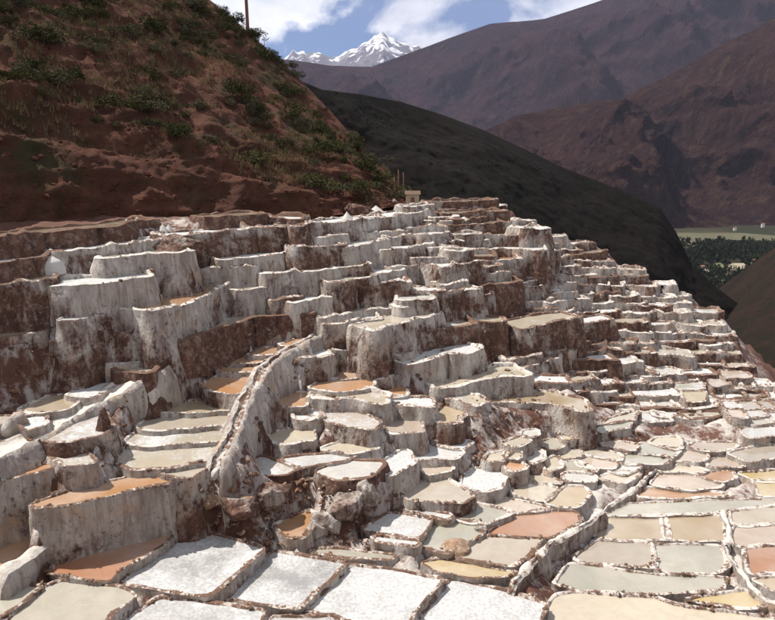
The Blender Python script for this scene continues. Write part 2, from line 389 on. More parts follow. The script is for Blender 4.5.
# centre, right of the canal
pond([(264,406),(276,393),(306,393),(304,406)],'o',.3,.2)
pond([(267,438),(280,431),(312,427),(313,440),(285,444)],'c',.25,.35)
pond([(326,378),(333,370),(366,368),(372,376),(345,379)],'o',.3,.15)
pond([(310,388),(322,381),(370,379),(372,387),(340,392)],'o',.25,.2)
pond([(308,414),(330,408),(352,409),(378,422),(372,430),(345,425)],'p',.42,.4)
pond([(322,449),(350,440),(378,448),(350,453)],'c',.3,.3)
pond([(283,459),(325,455),(355,454),(345,460),(320,464),(300,467)],'w',.6,.6)
pond([(250,462),(262,457),(290,468),(298,468),(285,474),(265,475)],'c',.75,.5)
pond([(384,421),(418,416),(422,432),(392,433)],'p',.4,.3)
pond([(374,388),(402,385),(405,396),(376,399)],'o',.2,.1)
pond([(318,472),(345,461),(382,463),(372,475),(338,480)],'w',.65,.4)
# left middle
Q0 = len(P)
pond([(70,395),(82,385),(122,378),(120,383),(92,397)],'w',.3,.9)
pond([(22,409),(50,396),(83,397),(65,410),(42,413)],'t',.3,.1)
pond([(104,363),(110,360),(140,355),(143,360),(130,364)],'w',.25,.8)
pond([(110,329),(143,323),(145,329),(122,333)],'o',.55,.1)
pond([(135,321),(160,315),(160,320),(150,322)],'c',.6,.2)
pond([(59,321),(75,315),(95,313),(101,314),(72,321)],'w',.4,.7)
pond([(-40,340),(0,331),(45,326),(42,331),(0,338),(-40,346)],'t',.72,.1)
pond([(32,440),(62,420),(100,405),(108,428),(98,437),(70,442)],'p',.7,.5)
pond([(18,420),(42,416),(46,424),(28,430)],'w',.3,.8)
pond([(50,455),(62,450),(88,453),(95,463),(68,466)],'c',.3,.5)
pond([(-40,448),(-5,443),(20,446),(0,456),(-40,466)],'c',.25,.5)
pond([(-40,424),(0,417),(12,418),(0,424),(-40,432)],'p',.3,.4)
Q1 = len(P)
# terraces seen as white retaining walls
terr([(0,238),(60,232),(116,227),(150,221)],13,'t',.95)
terr([(-45,270),(0,264),(40,257),(66,252)],20,'w',.8,3)
terr([(66,252),(110,247),(160,242)],14,'w',.35)
terr([(112,259),(150,255),(184,253)],42,'c',.15)
terr([(58,286),(100,284),(146,278)],38,'w',.22)
terr([(-45,290),(0,286),(52,281)],44,'c',.5)
terr([(161,310),(188,303),(212,293),(231,282)],34,'o',.25)
terr([(178,237),(220,233),(262,229)],22,'w',.45)
terr([(262,229),(286,227),(302,226)],20,'w',.6)
terr([(214,218),(236,216),(258,215)],12,'t',.95)
terr([(258,219),(292,220)],7,'w',.7)
terr([(228,260),(266,256),(302,252)],15,'w',.3)
terr([(208,270),(228,268),(246,267)],15,'w',.25)
terr([(274,275),(300,272),(328,270)],23,'c',.2)
terr([(246,291),(272,286)],28,'c',.25)
terr([(280,300),(294,298)],10,'w',.6)
terr([(300,227),(345,222),(386,218)],12,'w',.4)
terr([(386,218),(410,214),(430,211)],10,'w',.4)
terr([(300,249),(338,246)],24,'w',.45)
terr([(326,237),(341,235)],10,'w',.3)
terr([(366,234),(396,232)],9,'w',.3)
terr([(348,248),(366,244),(384,242)],24,'w',.25)
terr([(386,250),(428,246)],15,'w',.3)
terr([(390,238),(408,237)],9,'w',.4)
terr([(344,267),(366,265)],12,'y',.35)
terr([(398,268),(424,264),(447,261)],28,'c',.3)
terr([(376,274),(398,271)],9,'w',.2)
terr([(338,282),(368,278)],22,'c',.4)
terr([(376,284),(400,283)],22,'w',.45)
terr([(300,302),(341,295)],20,'w',.15)
terr([(329,318),(360,312),(400,307)],12,'c',.3)
terr([(334,324),(374,320)],22,'w',.4)
terr([(340,350),(369,348)],22,'w',.4)
terr([(190,340),(230,325),(250,318),(307,315)],32,'c',.92)
terr([(150,371),(170,357),(193,341)],24,'c',.8,2.0)
terr([(381,330),(410,322),(436,314)],36,'c',.3)
terr([(412,364),(447,355),(456,356),(476,350)],24,'w',.28)
terr([(443,388),(490,379),(525,376)],22,'c',.22)
terr([(456,423),(463,413),(476,404)],18,'t',.42,1.6)
terr([(477,404),(507,401),(555,405),(578,411)],23,'t',.42,2.4)
terr([(477,337),(492,331),(520,322)],28,'w',.5)
terr([(525,328),(550,323),(576,319)],24,'c',.6)
terr([(515,371),(545,362),(576,349)],19,'p',.4)
terr([(421,387),(448,397),(472,405)],16,'c',.4,1.5)
terr([(388,378),(412,373)],12,'c',.4)
terr([(318,400),(345,399),(376,403)],14,'c',.3,1.6)
terr([(376,408),(398,405),(424,408)],12,'w',.35,1.6)
terr([(300,360),(326,357)],14,'w',.4,1.6)
terr([(372,358),(404,352)],16,'c',.5,1.6)
terr([(298,420),(318,419)],12,'w',.3,1.4)
terr([(438,300),(455,297)],22,'w',.3)
terr([(455,300),(488,294)],30,'c',.5)
terr([(486,286),(516,282)],36,'c',.85)
terr([(490,261),(515,260)],7,'o',.4)
terr([(480,250),(512,249),(540,251)],7,'w',.4)
terr([(480,275),(503,273)],10,'w',.4)
terr([(448,267),(474,262)],20,'w',.5)
terr([(428,236),(445,233)],12,'w',.4)
terr([(440,218),(452,217)],8,'w',.1)
terr([(436,203),(492,201)],11,'b',.65)
terr([(446,214),(500,212)],10,'b',.65)
terr([(450,226),(505,223)],10,'b',.6)
terr([(478,236),(520,236)],8,'b',.6)
terr([(530,230),(545,229)],6,'b',.4)
# stair of small pans running down the right flank
pond([(667,376),(690,374),(695,380),(670,382)],'c',.4,.6)
pond([(675,384),(700,383),(703,389),(680,390)],'e',.4,.5)
pond([(683,392),(703,392),(703,401),(690,402)],'y',.4,.2)
pond([(667,343),(680,341),(690,348),(672,356)],'c',.5,.5)
pond([(657,362),(670,358),(677,368),(680,371),(668,373)],'w',.4,.7)
pond([(682,358),(692,358),(690,370),(682,370)],'c',.4,.4)
pond([(705,395),(720,394),(723,400),(708,402)],'c',.4,.5)
pond([(724,402),(735,402),(739,408),(728,408)],'w',.4,.4)
pond([(728,410),(740,410),(744,417),(732,417)],'p',.4,.4)
pond([(745,412),(760,410),(766,415),(750,417)],'w',.4,.4)
pond([(748,419),(767,417),(772,423),(752,425)],'c',.4,.4)
pond([(710,380),(722,378),(728,384),(714,387)],'p',.5,.3)
pond([(720,371),(745,372),(752,378),(726,378)],'p',.6,.3)
N_TRACED = len(P)

# ------------------------------------------------------------------ solve the levels
def poly_of(p):
    if not p['T']: return p['pts']
    t = 4.0
    return p['pts'] + [(u, v - t) for u, v in reversed(p['pts'])]
def inside(poly, u, v):
    c = False; n = len(poly); j = n - 1
    for i in range(n):
        (xi, yi), (xj, yj) = poly[i], poly[j]
        if (yi > v) != (yj > v) and u < (xj - xi) * (v - yi) / (yj - yi) + xi: c = not c
        j = i
    return c
def front_v(poly, u):
    best = None; n = len(poly)
    for i in range(n):
        (x0, y0), (x1, y1) = poly[i], poly[(i + 1) % n]
        if (x0 - u) * (x1 - u) <= 0 and x0 != x1:
            y = y0 + (y1 - y0) * (u - x0) / (x1 - x0)
            if best is None or y > best: best = y
    return best
EDGE = [(400,196),(470,197),(497,202),(520,220),(560,235),(592,242),(620,264),(664,283),(700,304),(720,322),(742,362),(775,388),(900,440)]
# fill the far right of the slope with further terraces, following the rows seen there
rims = [[(u, v) for u, v in p['pts']] for p in P]
def near_rim(u, v, dv):
    for p in P:
        poly = poly_of(p)
        us = [q[0] for q in poly]
        if u < min(us) - 2 or u > max(us) + 2: continue
        fv = front_v(poly, min(max(u, min(us) + .1), max(us) - .1))
        h = p['h'] or 6
        if fv is None: continue
        if fv - dv < v < fv + max(h - 5, 3): return True
        if inside(poly, u, v): return True
    return False
def edge_v(u): return float(np.interp(u, [e[0] for e in EDGE], [e[1] for e in EDGE]))
rng = random.Random(11)
v = 209.0
while v < 425:
    sp = 7.0 + (v - 212) * 0.024
    u = 405 + rng.uniform(0, 20)
    while u < 790:
        L = rng.uniform(11, 30) * (0.8 + (v - 212) / 300)
        vv = v + rng.uniform(-1.8, 1.8) + (u - 600) * 0.02
        um = u + L / 2
        lim = edge_v(um) + 3
        low = 370 + (um - 420) * 0.25 if um > 520 else 335
        if vv > lim and vv < low and not any(near_rim(x, vv, 3.6) for x in (u + 2, um, u + L - 2)):
            tilt = rng.uniform(-.16, .03) if um < 610 else rng.uniform(-.06, .10)
            D = depth(um, vv)
            P.append(dict(pts=[(u, vv - tilt * L / 2), (um, vv + rng.uniform(-.8, .8)), (u + L, vv + tilt * L / 2)], col=rng.choice('wwccbpce'),
                          dirt_shade=rng.choice((.25, .35, .45, .5, .6, .7)), crust=rng.uniform(.2, .8), h=sp * .8, T=True, dep=rng.uniform(1.3, 2.2)))  # amount covers brown earth variation plus shade painted onto the flank walls
            u += L + rng.uniform(-.5, 2.5)
        else: u += 4
    v += sp

n = len(P); polys = [poly_of(p) for p in P]
BB = [(min(q[0] for q in o), max(q[0] for q in o), min(q[1] for q in o), max(q[1] for q in o)) for o in polys]
prior = np.zeros(n); rows, rhs, wts = [], [], []
for i, p in enumerate(P):
    if p['T']:
        m = p['pts'][len(p['pts']) // 2] if len(p['pts']) > 2 else ((p['pts'][0][0] + p['pts'][1][0]) / 2, (p['pts'][0][1] + p['pts'][1][1]) / 2)
        D = depth(m[0], m[1] + p['h'] * 0.5); prior[i] = math.log(D * kv(m[1]))
    else:
        us = [q[0] for q in p['pts']]; vs_ = [q[1] for q in p['pts']]
        uc, vc = sum(us) / len(us), sum(vs_) / len(vs_)
        prior[i] = math.log(depth(uc, vc) * kv(vc))
links = [[] for _ in P]
for i in range(N_TRACED):
    us = [q[0] for q in polys[i]]; u0, u1 = min(us), max(us)
    for t in np.linspace(.12, .88, 6):
        u = u0 + (u1 - u0) * t; v1 = front_v(polys[i], u)
        if v1 is None or v1 > 640: continue
        if P[i]['h']: rg = range(int(max(3, P[i]['h'] - 8)), int(P[i]['h'] + 14))
        else: rg = range(1, 72 if u < 540 else 15)
        hit = None
        for dv in rg:
            for j in range(N_TRACED):
                if j != i and BB[j][0] <= u <= BB[j][1] and BB[j][2] <= v1 + dv <= BB[j][3] and inside(polys[j], u, v1 + dv): hit = (j, dv); break
            if hit: break
        if hit:
            j, dv = hit; links[i].append(j)
            kk = kv(v1); Dp = math.exp(prior[i]) / kk
            de_ = max(.4, dv - F * (.42 if not P[i]['h'] else .2) * kk / Dp)        # the rim itself lies level
            rows.append((i, j)); rhs.append(math.log(kv(v1) / kv(v1 + de_))); wts.append(1.0 / (1 + dv / 40))
for i in range(n):                           # neighbours side by side sit at about one level
    vm = (BB[i][2] + BB[i][3]) / 2
    for j in range(n):
        if j == i: continue
        if 0 <= BB[j][0] - BB[i][1] < 12 and BB[j][2] - 3 <= vm <= BB[j][3] + 3:
            w_ = .3 if (P[i]['T'] == P[j]['T']) else .15
            vi, vj = vm, (BB[j][2] + BB[j][3]) / 2
            rows.append((i, j)); rhs.append(0.0); wts.append(w_)
A = np.zeros((len(rows) + n, n)); B = np.zeros(len(rows) + n)
for r, (i, j) in enumerate(rows): A[r, i] = wts[r]; A[r, j] = -wts[r]; B[r] = wts[r] * rhs[r]
ZFIX = {**{i: 14.85 for i in range(31, 39)}, **{i: 14.7 for i in range(39, 48)}}
for i in range(n):
    pw = .3 if P[i]['T'] else .16
    if i in ZFIX: pw = 1.5; prior[i] = math.log(ZFIX[i])
    A[len(rows) + i, i] = pw; B[len(rows) + i] = pw * prior[i]
LZ = np.linalg.lstsq(A, B, rcond=None)[0]
for i, p in enumerate(P): p['z'] = -float(math.exp(LZ[i]))

# ------------------------------------------------------------------ world outlines
def resample(pts, step, closed=True):
    out = []; m = len(pts)
    for i in range(m if closed else m - 1):
        a, b = pts[i], pts[(i + 1) % m]; d = math.hypot(b[0] - a[0], b[1] - a[1]); k = max(1, int(round(d / step)))
        for s in range(k): out.append((a[0] + (b[0] - a[0]) * s / k, a[1] + (b[1] - a[1]) * s / k))
    if not closed: out.append(tuple(pts[-1]))
    return out
def chaikin(pts, r=.22):
    out = []; m = len(pts)
    for i in range(m):
        a, b = pts[i], pts[(i + 1) % m]
        out.append((a[0] + (b[0] - a[0]) * r, a[1] + (b[1] - a[1]) * r)); out.append((b[0] + (a[0] - b[0]) * r, b[1] + (a[1] - b[1]) * r))
    return out
def area(pts): return .5 * sum(pts[i][0] * pts[(i + 1) % len(pts)][1] - pts[(i + 1) % len(pts)][0] * pts[i][1] for i in range(len(pts)))
def normals(pts):
    m = len(pts); out = []
    for i in range(m):
        a, b = pts[i - 1], pts[(i + 1) % m]; dx, dy = b[0] - a[0], b[1] - a[1]; l = math.hypot(dx, dy) or 1
        out.append((dy / l, -dx / l))            # outward for counter-clockwise
    return out
for p in P:
    z = p['z']
    w = [at_z(u, v, z) for u, v in p['pts']]
    w = [(a.x, a.y) for a in w]
    if p['T']:
        a, b = w[0], w[-1]; dx, dy = b[0] - a[0], b[1] - a[1]; l = math.hypot(dx, dy)
        nx, ny = -dy / l, dx / l
        if ny < 0: nx, ny = -nx, -ny
        dep = p['dep'] * .72
        ex = .38 if a[1] > 28 else .15; ux, uy = dx / l * ex, dy / l * ex
        w[0] = (a[0] - ux, a[1] - uy); w[-1] = (b[0] + ux, b[1] + uy)
        back = [(x + nx * dep, y + ny * dep) for x, y in reversed(w)]
        w = w + back
    if area(w) < 0: w = w[::-1]
    D = sum(q[1] for q in w) / len(w); p['D'] = D
    step = .16 if D < 23 else .24 if D < 32 else .3
    w = resample(chaikin(resample(w, .7 if D < 30 else .6), .10), step)
    if not p['T'] and D > 22.5:
        nn = normals(w); w = [(x + a_ * .07, y + b_ * .07) for (x, y), (a_, b_) in zip(w, nn)]
    amp = .05 if D < 30 else .09
    nn = normals(w)
    w = [(x + nx * amp * fbm(x * 1.3, y * 1.3, z * 3 + 7, 3) * 2, y + ny * amp * fbm(x * 1.3, y * 1.3, z * 3 + 7, 3) * 2) for (x, y), (nx, ny) in zip(w, nn)]
    if p['T']:
        nn = normals(w); w = [(x + nx * .3 * fbm(x * .55, y * .55, 2.2, 3), y + ny * .3 * fbm(x * .55, y * .55, 2.2, 3)) for (x, y), (nx, ny) in zip(w, nn)]
    p['w'] = w; p['step'] = step

# ------------------------------------------------------------------ the lines of canal and footpath
def nearest_z(u, v, rad, mode):
    zs = []
    for p, bb in [(P[i], BB[i]) for i in rad]:
        d = max(bb[0] - u, u - bb[1], 0) + max(bb[2] - v, v - bb[3], 0)
        zs.append((d, p['z']))
    if not zs: return None
    return sum(z / (d + 4) ** 2 for d, z in zs) / sum(1 / (d + 4) ** 2 for d, z in zs)
def centreline(px, rad, mode, lift):
    zs = []
    for u, v in px: zs.append(nearest_z(u, v, rad, mode))
    for i in range(len(zs)):
        if zs[i] is None: zs[i] = next(z for z in zs[i:] + zs[::-1] if z is not None)
    for _ in range(2): zs = [zs[0]] + [(zs[i-1] + 2 * zs[i] + zs[i+1]) / 4 for i in range(1, len(zs) - 1)] + [zs[-1]]
    c = [at_z(u, v, z + lift) for (u, v), z in zip(px, zs)]
    # resample
    pts = []
    for i in range(len(c) - 1):
        k = max(2, int((c[i+1] - c[i]).length / .13))
        p0, p1, p2, p3 = c[max(i-1, 0)], c[i], c[i+1], c[min(i+2, len(c)-1)]
        for s in range(k):
            t = s / k
            pts.append(.5 * ((2*p1) + (p2-p0)*t + (2*p0-5*p1+4*p2-p3)*t*t + (3*p1-p0-3*p2+p3)*t**3))
    pts.append(c[-1]); m = len(pts)
    return pts
CANAL = centreline([(322,333),(306,341),(288,351),(272,362),(260,374),(253,388),(246,400),(240,414),(234,432),(226,448),(217,459)], range(LAD0, LAD1), 'max', .22)
PATH = centreline([(-40,470),(-5,455),(32,436),(62,417),(90,402),(112,391),(130,381),(146,372),(160,364)], [Q0 + 10, Q0, Q0 + 1, Q0 + 7, Q0 + 8] + [i for i, p in enumerate(P) if p['pts'][0] in ((190.0, 340.0), (150.0, 371.0))], 'mean', .05)
GEX = []
for line, hw in ((CANAL, .42), (PATH, .75)):
    for i in range(0, len(line) - 5, 5):
        a, b = line[i], line[i + 5]; d = (b - a); d.z = 0; d.normalize(); nn = Vector((d.y, -d.x, 0)) * hw
        GEX.append(dict(z=(a.z + b.z) / 2 - .05, w=[(q.x, q.y) for q in (a - nn, a + nn, b + nn, b - nn)]))

# ------------------------------------------------------------------ ground under and between the ponds
GX0, GX1, GY0, GY1, GS = -40.0, 48.0, 0.0, 84.0, .28
nx_, ny_ = int((GX1 - GX0) / GS) + 1, int((GY1 - GY0) / GS) + 1
gx = np.linspace(GX0, GX1, nx_); gy = np.linspace(GY0, GY1, ny_)
GXX, GYY = np.meshgrid(gx, gy)
anch_w = [at_d(*a) for a in ANCH]
base_pts = [(a.x, a.y) for a in anch_w] + [(np.mean([q[0] for q in p['w']]), np.mean([q[1] for q in p['w']])) for p in P[:N_TRACED]]
base_val = [a.z for a in anch_w] + [p['z'] - .8 for p in P[:N_TRACED]]
base_f = tps_fit(base_pts, base_val, 5e-2)
GZb = base_f(np.stack([GXX.ravel(), GYY.ravel()], 1)).reshape(GXX.shape)
GZb = np.clip(GZb, -34, -3.5) - .4
def sdist(w, X, Y):
    w = np.array(w[::2] if len(w) > 30 else w); d2 = np.full(X.shape, 1e9); ins = np.zeros(X.shape, bool)
    m = len(w)
    for i in range(m):
        ax, ay = w[i]; bx, by = w[(i + 1) % m]; dx, dy = bx - ax, by - ay
        t = np.clip(((X - ax) * dx + (Y - ay) * dy) / (dx * dx + dy * dy + 1e-9), 0, 1)
        d2 = np.minimum(d2, (X - ax - t * dx) ** 2 + (Y - ay - t * dy) ** 2)
        if ay != by:
            c = ((ay > Y) != (by > Y)) & (X < dx * (Y - ay) / (by - ay) + ax); ins ^= c
    d = np.sqrt(d2); return np.where(ins, -d, d)
zmin = np.full(GXX.shape, 1e3); hard = np.full(GXX.shape, 1e3); cache = []
R = 5.0; dnear = np.full(GXX.shape, 50.0)
for p in P + GEX:
    xs = [q[0] for q in p['w']]; ys = [q[1] for q in p['w']]
    i0, i1 = max(0, int((min(xs) - R - GX0) / GS)), min(nx_, int((max(xs) + R - GX0) / GS) + 2)
    j0, j1 = max(0, int((min(ys) - R - GY0) / GS)), min(ny_, int((max(ys) + R - GY0) / GS) + 2)
    if i1 <= i0 or j1 <= j0: continue
    sl = (slice(j0, j1), slice(i0, i1)); d = sdist(p['w'], GXX[sl], GYY[sl]); cache.append((p, sl, d))
    dnear[sl] = np.minimum(dnear[sl], np.maximum(d, 0))
    zmin[sl] = np.where(d < 2.0, np.minimum(zmin[sl], p['z']), zmin[sl])
    hard[sl] = np.where(d < .28, np.minimum(hard[sl], p['z'] - .3), hard[sl])
zmin = np.where(zmin > 900, GZb, zmin)
wz = GZb * .012; ww = np.full(GXX.shape, .012)
for p, sl, d in cache:
    wgt = np.exp(-np.clip(p['z'] - zmin[sl], -2, 12) / 14.0) / (np.maximum(d, 0) + .12) ** 3
    wgt = np.where(d < R, wgt, 0); wz[sl] += wgt * (p['z'] - .12); ww[sl] += wgt
GZ = wz / ww
nz = np.array([[fbm(x * .45, y * .45, 3.3, 4) for x in gx] for y in gy])
nz2 = np.array([[fbm(x * 1.6, y * 1.6, 8.8, 2) for x in gx] for y in gy])
GZ = GZ + nz * .35 + nz2 * .14
GZ = np.where(hard < 900, np.minimum(GZ, hard), GZ)
# the slope breaks off into the ravine beyond its right-hand edge
edge_w = [at_d(u, v, depth(u, v + 2)) for u, v in EDGE]
edge_w = [(e.x, e.y) for e in edge_w]
edge_poly = edge_w + [(62, 0), (-200, 0), (-200, 90), (edge_w[0][0] - 4, 90), (edge_w[0][0], edge_w[0][1] + 6)]
de = sdist(edge_poly, GXX, GYY)
GZ = GZ - np.where(de > 0, np.minimum(de * .85, 60) + nz * np.minimum(de, 4) * .6, 0)
fl = np.clip((14.5 - GYY) / 14.5, 0, 1)
GZ = np.where(GYY < 14.5, np.minimum(GZ, -13.6) * (1 - fl) + fl * -1.9 - .4 * nz, GZ)
verts = np.stack([GXX.ravel(), GYY.ravel(), GZ.ravel()], 1)
idx = np.arange(nx_ * ny_).reshape(ny_, nx_)
faces = np.stack([idx[:-1, :-1].ravel(), idx[:-1, 1:].ravel(), idx[1:, 1:].ravel(), idx[1:, :-1].ravel()], 1)
g_o = new_obj('ground', verts.tolist(), faces.tolist(), M['ground']); tag(g_o, kind='structure')
at_ = g_o.data.attributes.new('salt', 'FLOAT', 'POINT'); at_.data.foreach_set('value', np.clip(1.25 - dnear / 2.2, 0, 1).ravel().astype(np.float32))
def ground_z(x, y):
    i = min(max((x - GX0) / GS, 0), nx_ - 1.001); j = min(max((y - GY0) / GS, 0), ny_ - 1.001)
    a, b = int(i), int(j); fx, fy = i - a, j - b
    return GZ[b, a] * (1-fx)*(1-fy) + GZ[b, a+1]*fx*(1-fy) + GZ[b+1, a]*(1-fx)*fy + GZ[b+1, a+1]*fx*fy

# ------------------------------------------------------------------ ponds
PAL = dict(w=(.50,.485,.455), g=(.29,.29,.29), c=(.42,.365,.275), t=(.345,.265,.165), b=(.34,.295,.235), o=(.38,.19,.080), r=(.30,.125,.058),
           k=(.36,.185,.105), y=(.42,.32,.135), p=(.385,.31,.245), e=(.335,.322,.265))
CNAME = dict(w='white', g='grey-white', c='cream', t='tan', b='beige-grey', o='orange', r='rust-red', k='rust-orange', y='yellow', p='pinkish', e='grey-green')
DCR = dict(k=.05, w=.7, g=.6, c=.3, t=.08, b=.12, o=.0, r=.0, y=.0, p=.15, e=.15)

def rock_mesh(name, seed, sub=1, flat=.7):
    bm = bmesh.new(); bmesh.ops.create_icosphere(bm, subdivisions=sub, radius=.5)
    for v in bm.verts:
        c = v.co.copy(); k = 1 + .45 * mnoise.noise((c.x * 2.2 + seed * 7.1, c.y * 2.2, c.z * 2.2)) + .2 * mnoise.noise((c.x * 5, c.y * 5 + seed, c.z * 5))
        v.co = Vector((c.x * k, c.y * k * .8, c.z * k * flat))
    me = bpy.data.meshes.new(name); bm.to_mesh(me); bm.free(); me.materials.append(M['stone']); return me
STONES = [rock_mesh('rim_stone', s, 1) for s in range(6)]
STONE_DATA = [(np.array([tuple(v.co) for v in me.vertices]), [tuple(f.vertices) for f in me.polygons]) for me in STONES]

def strip(name, rings, mat, parent, org):
    m = len(rings[0]); vv = [(x - org[0], y - org[1], z - org[2]) for r in rings for x, y, z in r]
    ff = [(a * m + i, a * m + (i + 1) % m, (a + 1) * m + (i + 1) % m, (a + 1) * m + i) for a in range(len(rings) - 1) for i in range(m)]
    return new_obj(name, vv, ff, mat, parent)
def build_pond(p, zone_label, far=False):
    z, w, D = p['z'], p['w'], p['D']; nn = normals(w); m = len(w)
    cx = sum(q[0] for q in w) / m; cy = sum(q[1] for q in w) / m
    rw0 = .13 if D < 24 else (.2 if p['T'] else .13)
    rh = .085 if D < 24 else (.11 if p['T'] else .075)
    RW = [rw0 * (1.15 + 1.5 * fbm(x * .8, y * .8, p['seed'] + 2, 3)) for x, y in w]
    rw = rw0
    gz = [min(ground_z(x + a * .45, y + b * .45), z - .25) for (x, y), (a, b) in zip(w, nn)]
    # smooth the foot line
    gz = [min(gz[i - 1], gz[i], gz[(i + 1) % m]) - .15 for i in range(m)]
    org = (cx, cy, min(gz))
    t = None if far else empty('salt_pond', org)
    sd_ = p['seed']
    hn = [rh * max(.25, .85 + 1.5 * fbm(x * 1.7, y * 1.7, sd_, 3)) + (max(0, .5 * fbm(x * .9, y * .9, sd_ + 3, 3)) if p['T'] else 0) for x, y in w]
    # rim bund
    ring = lambda off, zf: [(x + a * off, y + b * off, zf(i)) for i, ((x, y), (a, b)) in enumerate(zip(w, nn))]
    r0 = ring(-.02, lambda i: z - .05); r1 = ring(.015, lambda i: z + hn[i] * .8); ringv = lambda k, zf: [(x + a * RW[i] * k, y + b * RW[i] * k, zf(i)) for i, ((x, y), (a, b)) in enumerate(zip(w, nn))]
    r2 = ringv(.5, lambda i: z + hn[i]); r3 = ringv(1, lambda i: z + hn[i] * .6)
    # wall
    wr = [r3]
    K = max(3, int(max(z - g for g in gz) / (.22 if D < 30 else .35 if D < 60 else .8)))
    K = min(K, 14)
    for k in range(1, K + 1):
        row = []
        for i, ((x, y), (a, b)) in enumerate(zip(w, nn)):
            s = k / K; top = z + hn[i] * .6; zz = top + (gz[i] - top) * s; hgt = top - zz
            off = RW[i] + (.07 if D < 24 else .18) * hgt + .34 * fbm(x * .9, y * .9, zz * .5, 4) * min(1, hgt * 2) + .16 * fbm(x * 3.1, y * 3.1, zz * 1.0, 3) * min(1, hgt * 3)
            row.append((x + a * off, y + b * off, zz))
        wr.append(row)
    col = PAL[p['col']]; j = p['jit']
    col = tuple(min(.85, max(.03, c * (1 + .12 * j) )) for c in col)
    crust = p['crust'] if p['crust'] is not None else DCR[p['col']]
    if far: return (r0, r1, r2, r3), wr, ring(.005, lambda i: z), col
    o = strip('retaining_wall', wr, M['wall'], t, org)
    at = o.data.attributes.new('drop', 'FLOAT', 'POINT'); at.data.foreach_set('value', [min(1, (q0[2] - q[2]) / 1.6) for row in wr for q0, q in zip(wr[0], row)]); o.color = (1, 1, 1, min(.72, p['dirt_shade'] * .92 + .08 * j))
    um_ = sum(q[0] for q in p['pts']) / len(p['pts'])
    o = strip('rim', [r0, r1, r2, r3], M['rim'], t, org); o.color = (1, 1, 1, (.62 if um_ < 590 else .42) if D < 24 else p['dirt_shade'] + .1)
    bm = bmesh.new(); f = bm.faces.new([bm.verts.new((x - org[0], y - org[1], zz - org[2])) for x, y, zz in ring(.005, lambda i: z)])
    bmesh.ops.triangulate(bm, faces=[f]); me = bpy.data.meshes.new('brine'); bm.to_mesh(me); bm.free(); me.materials.append(M['brine'])
    nm = 'salt_crust' if crust >= .5 else 'brine'
    o = bpy.data.objects.new(nm, me); COL.objects.link(o); o.parent = t; o.color = (*col, crust)
    # stones set on the rim
    r = random.Random(int(sd_ * 1000))
    stones = []
    if D < 62:
        gap = .085 if D < 24 else .24 if D < 36 else .6
        s = 0.0; acc = 0.0
        for i in range(m):
            a, b = w[i], w[(i + 1) % m]; l = math.hypot(b[0] - a[0], b[1] - a[1]); acc += l
            if acc > gap * r.uniform(.6, 1.7):
                acc = 0
                if fbm(a[0] * .6, a[1] * .6, sd_ + 4, 2) < ((.0 if um_ < 590 else .08) if D < 24 else .2): continue
                off = RW[i] * r.uniform(.1, 1.15); sz = r.choice((.05, .06, .08, .10, .13, .19)) * (1.0 if D < 24 else 1.15 if D < 36 else 1.5) * r.uniform(.8, 1.3)
                stones.append((a[0] + nn[i][0] * off, a[1] + nn[i][1] * off, z + hn[i] * .8 - sz * .02, sz, r.uniform(0, 6.28), r.randrange(6), r.uniform(.8, 1.5)))
    p['st'] = stones
    if D < 21.5:
        for (x, y, zz, sz, ro, k, el) in stones:
            so = bpy.data.objects.new('rim_stone', STONES[k]); COL.objects.link(so); so.parent = t
            so.location = (x - org[0], y - org[1], zz - org[2]); so.scale = (sz * el, sz, sz * .9); so.rotation_euler = (0, 0, ro)
    elif stones:
        vv, ff = [], []
        for (x, y, zz, sz, ro, k, el) in stones:
            V, Fc = STONE_DATA[k]; c, s_ = math.cos(ro), math.sin(ro); b0 = len(vv)
            X = V[:, 0] * sz * el; Y = V[:, 1] * sz
            vv += np.stack([X * c - Y * s_ + x - org[0], X * s_ + Y * c + y - org[1], V[:, 2] * sz + zz - org[2]], 1).tolist()
            ff += [tuple(q + b0 for q in f_) for f_ in Fc]
        so = new_obj('rim_stones', vv, ff, M['stone'], t, smooth=False); so['kind'] = 'stuff'
    return t

def px_bbox_area(p):
    us = [q[0] for q in p['pts']]; vs_ = [q[1] for q in p['pts']]
    return (max(us) - min(us)) * (max(vs_) - min(vs_) + (p['h'] or 4))
jr = random.Random(5)
for p in P: p['jit'] = jr.uniform(-1, 1); p['seed'] = jr.uniform(0, 50)
order = sorted(range(n), key=lambda i: -px_bbox_area(P[i]))
own = set(order[:298])
def zone(p):
    us = [q[0] for q in p['pts']]; vs_ = [q[1] for q in p['pts']]; u, v = sum(us) / len(us), sum(vs_) / len(vs_)
    if v > 545 and u < 545: return 'in the lowest big row'
    if v > 500 and u >= 545: return 'beside the short thick wall'
    if u < 215 and v > 460: return 'by the tall rubble wall'
    if 110 < u < 262 and 330 < v <= 480: return 'inside the curved canal'
    if u < 160 and v > 345: return 'beside the white footpath'
    if u < 400 and v < 232: return 'right under the red hillside'
    if u < 240 and v <= 345: return 'below the salt heap'
    if u < 330 and v <= 345: return 'above the curved canal'
    if u < 420 and v <= 345: return 'on stepped white walls'
    if u < 400: return 'just outside the canal'
    if v > 440 and u < 545: return 'beneath the long curved wall'
    if v > 420: return 'on the wide flat'
    if v < 250: return 'under the dark hill'
    if u > 640: return 'above the ravine'
    return 'on the steep middle slope'
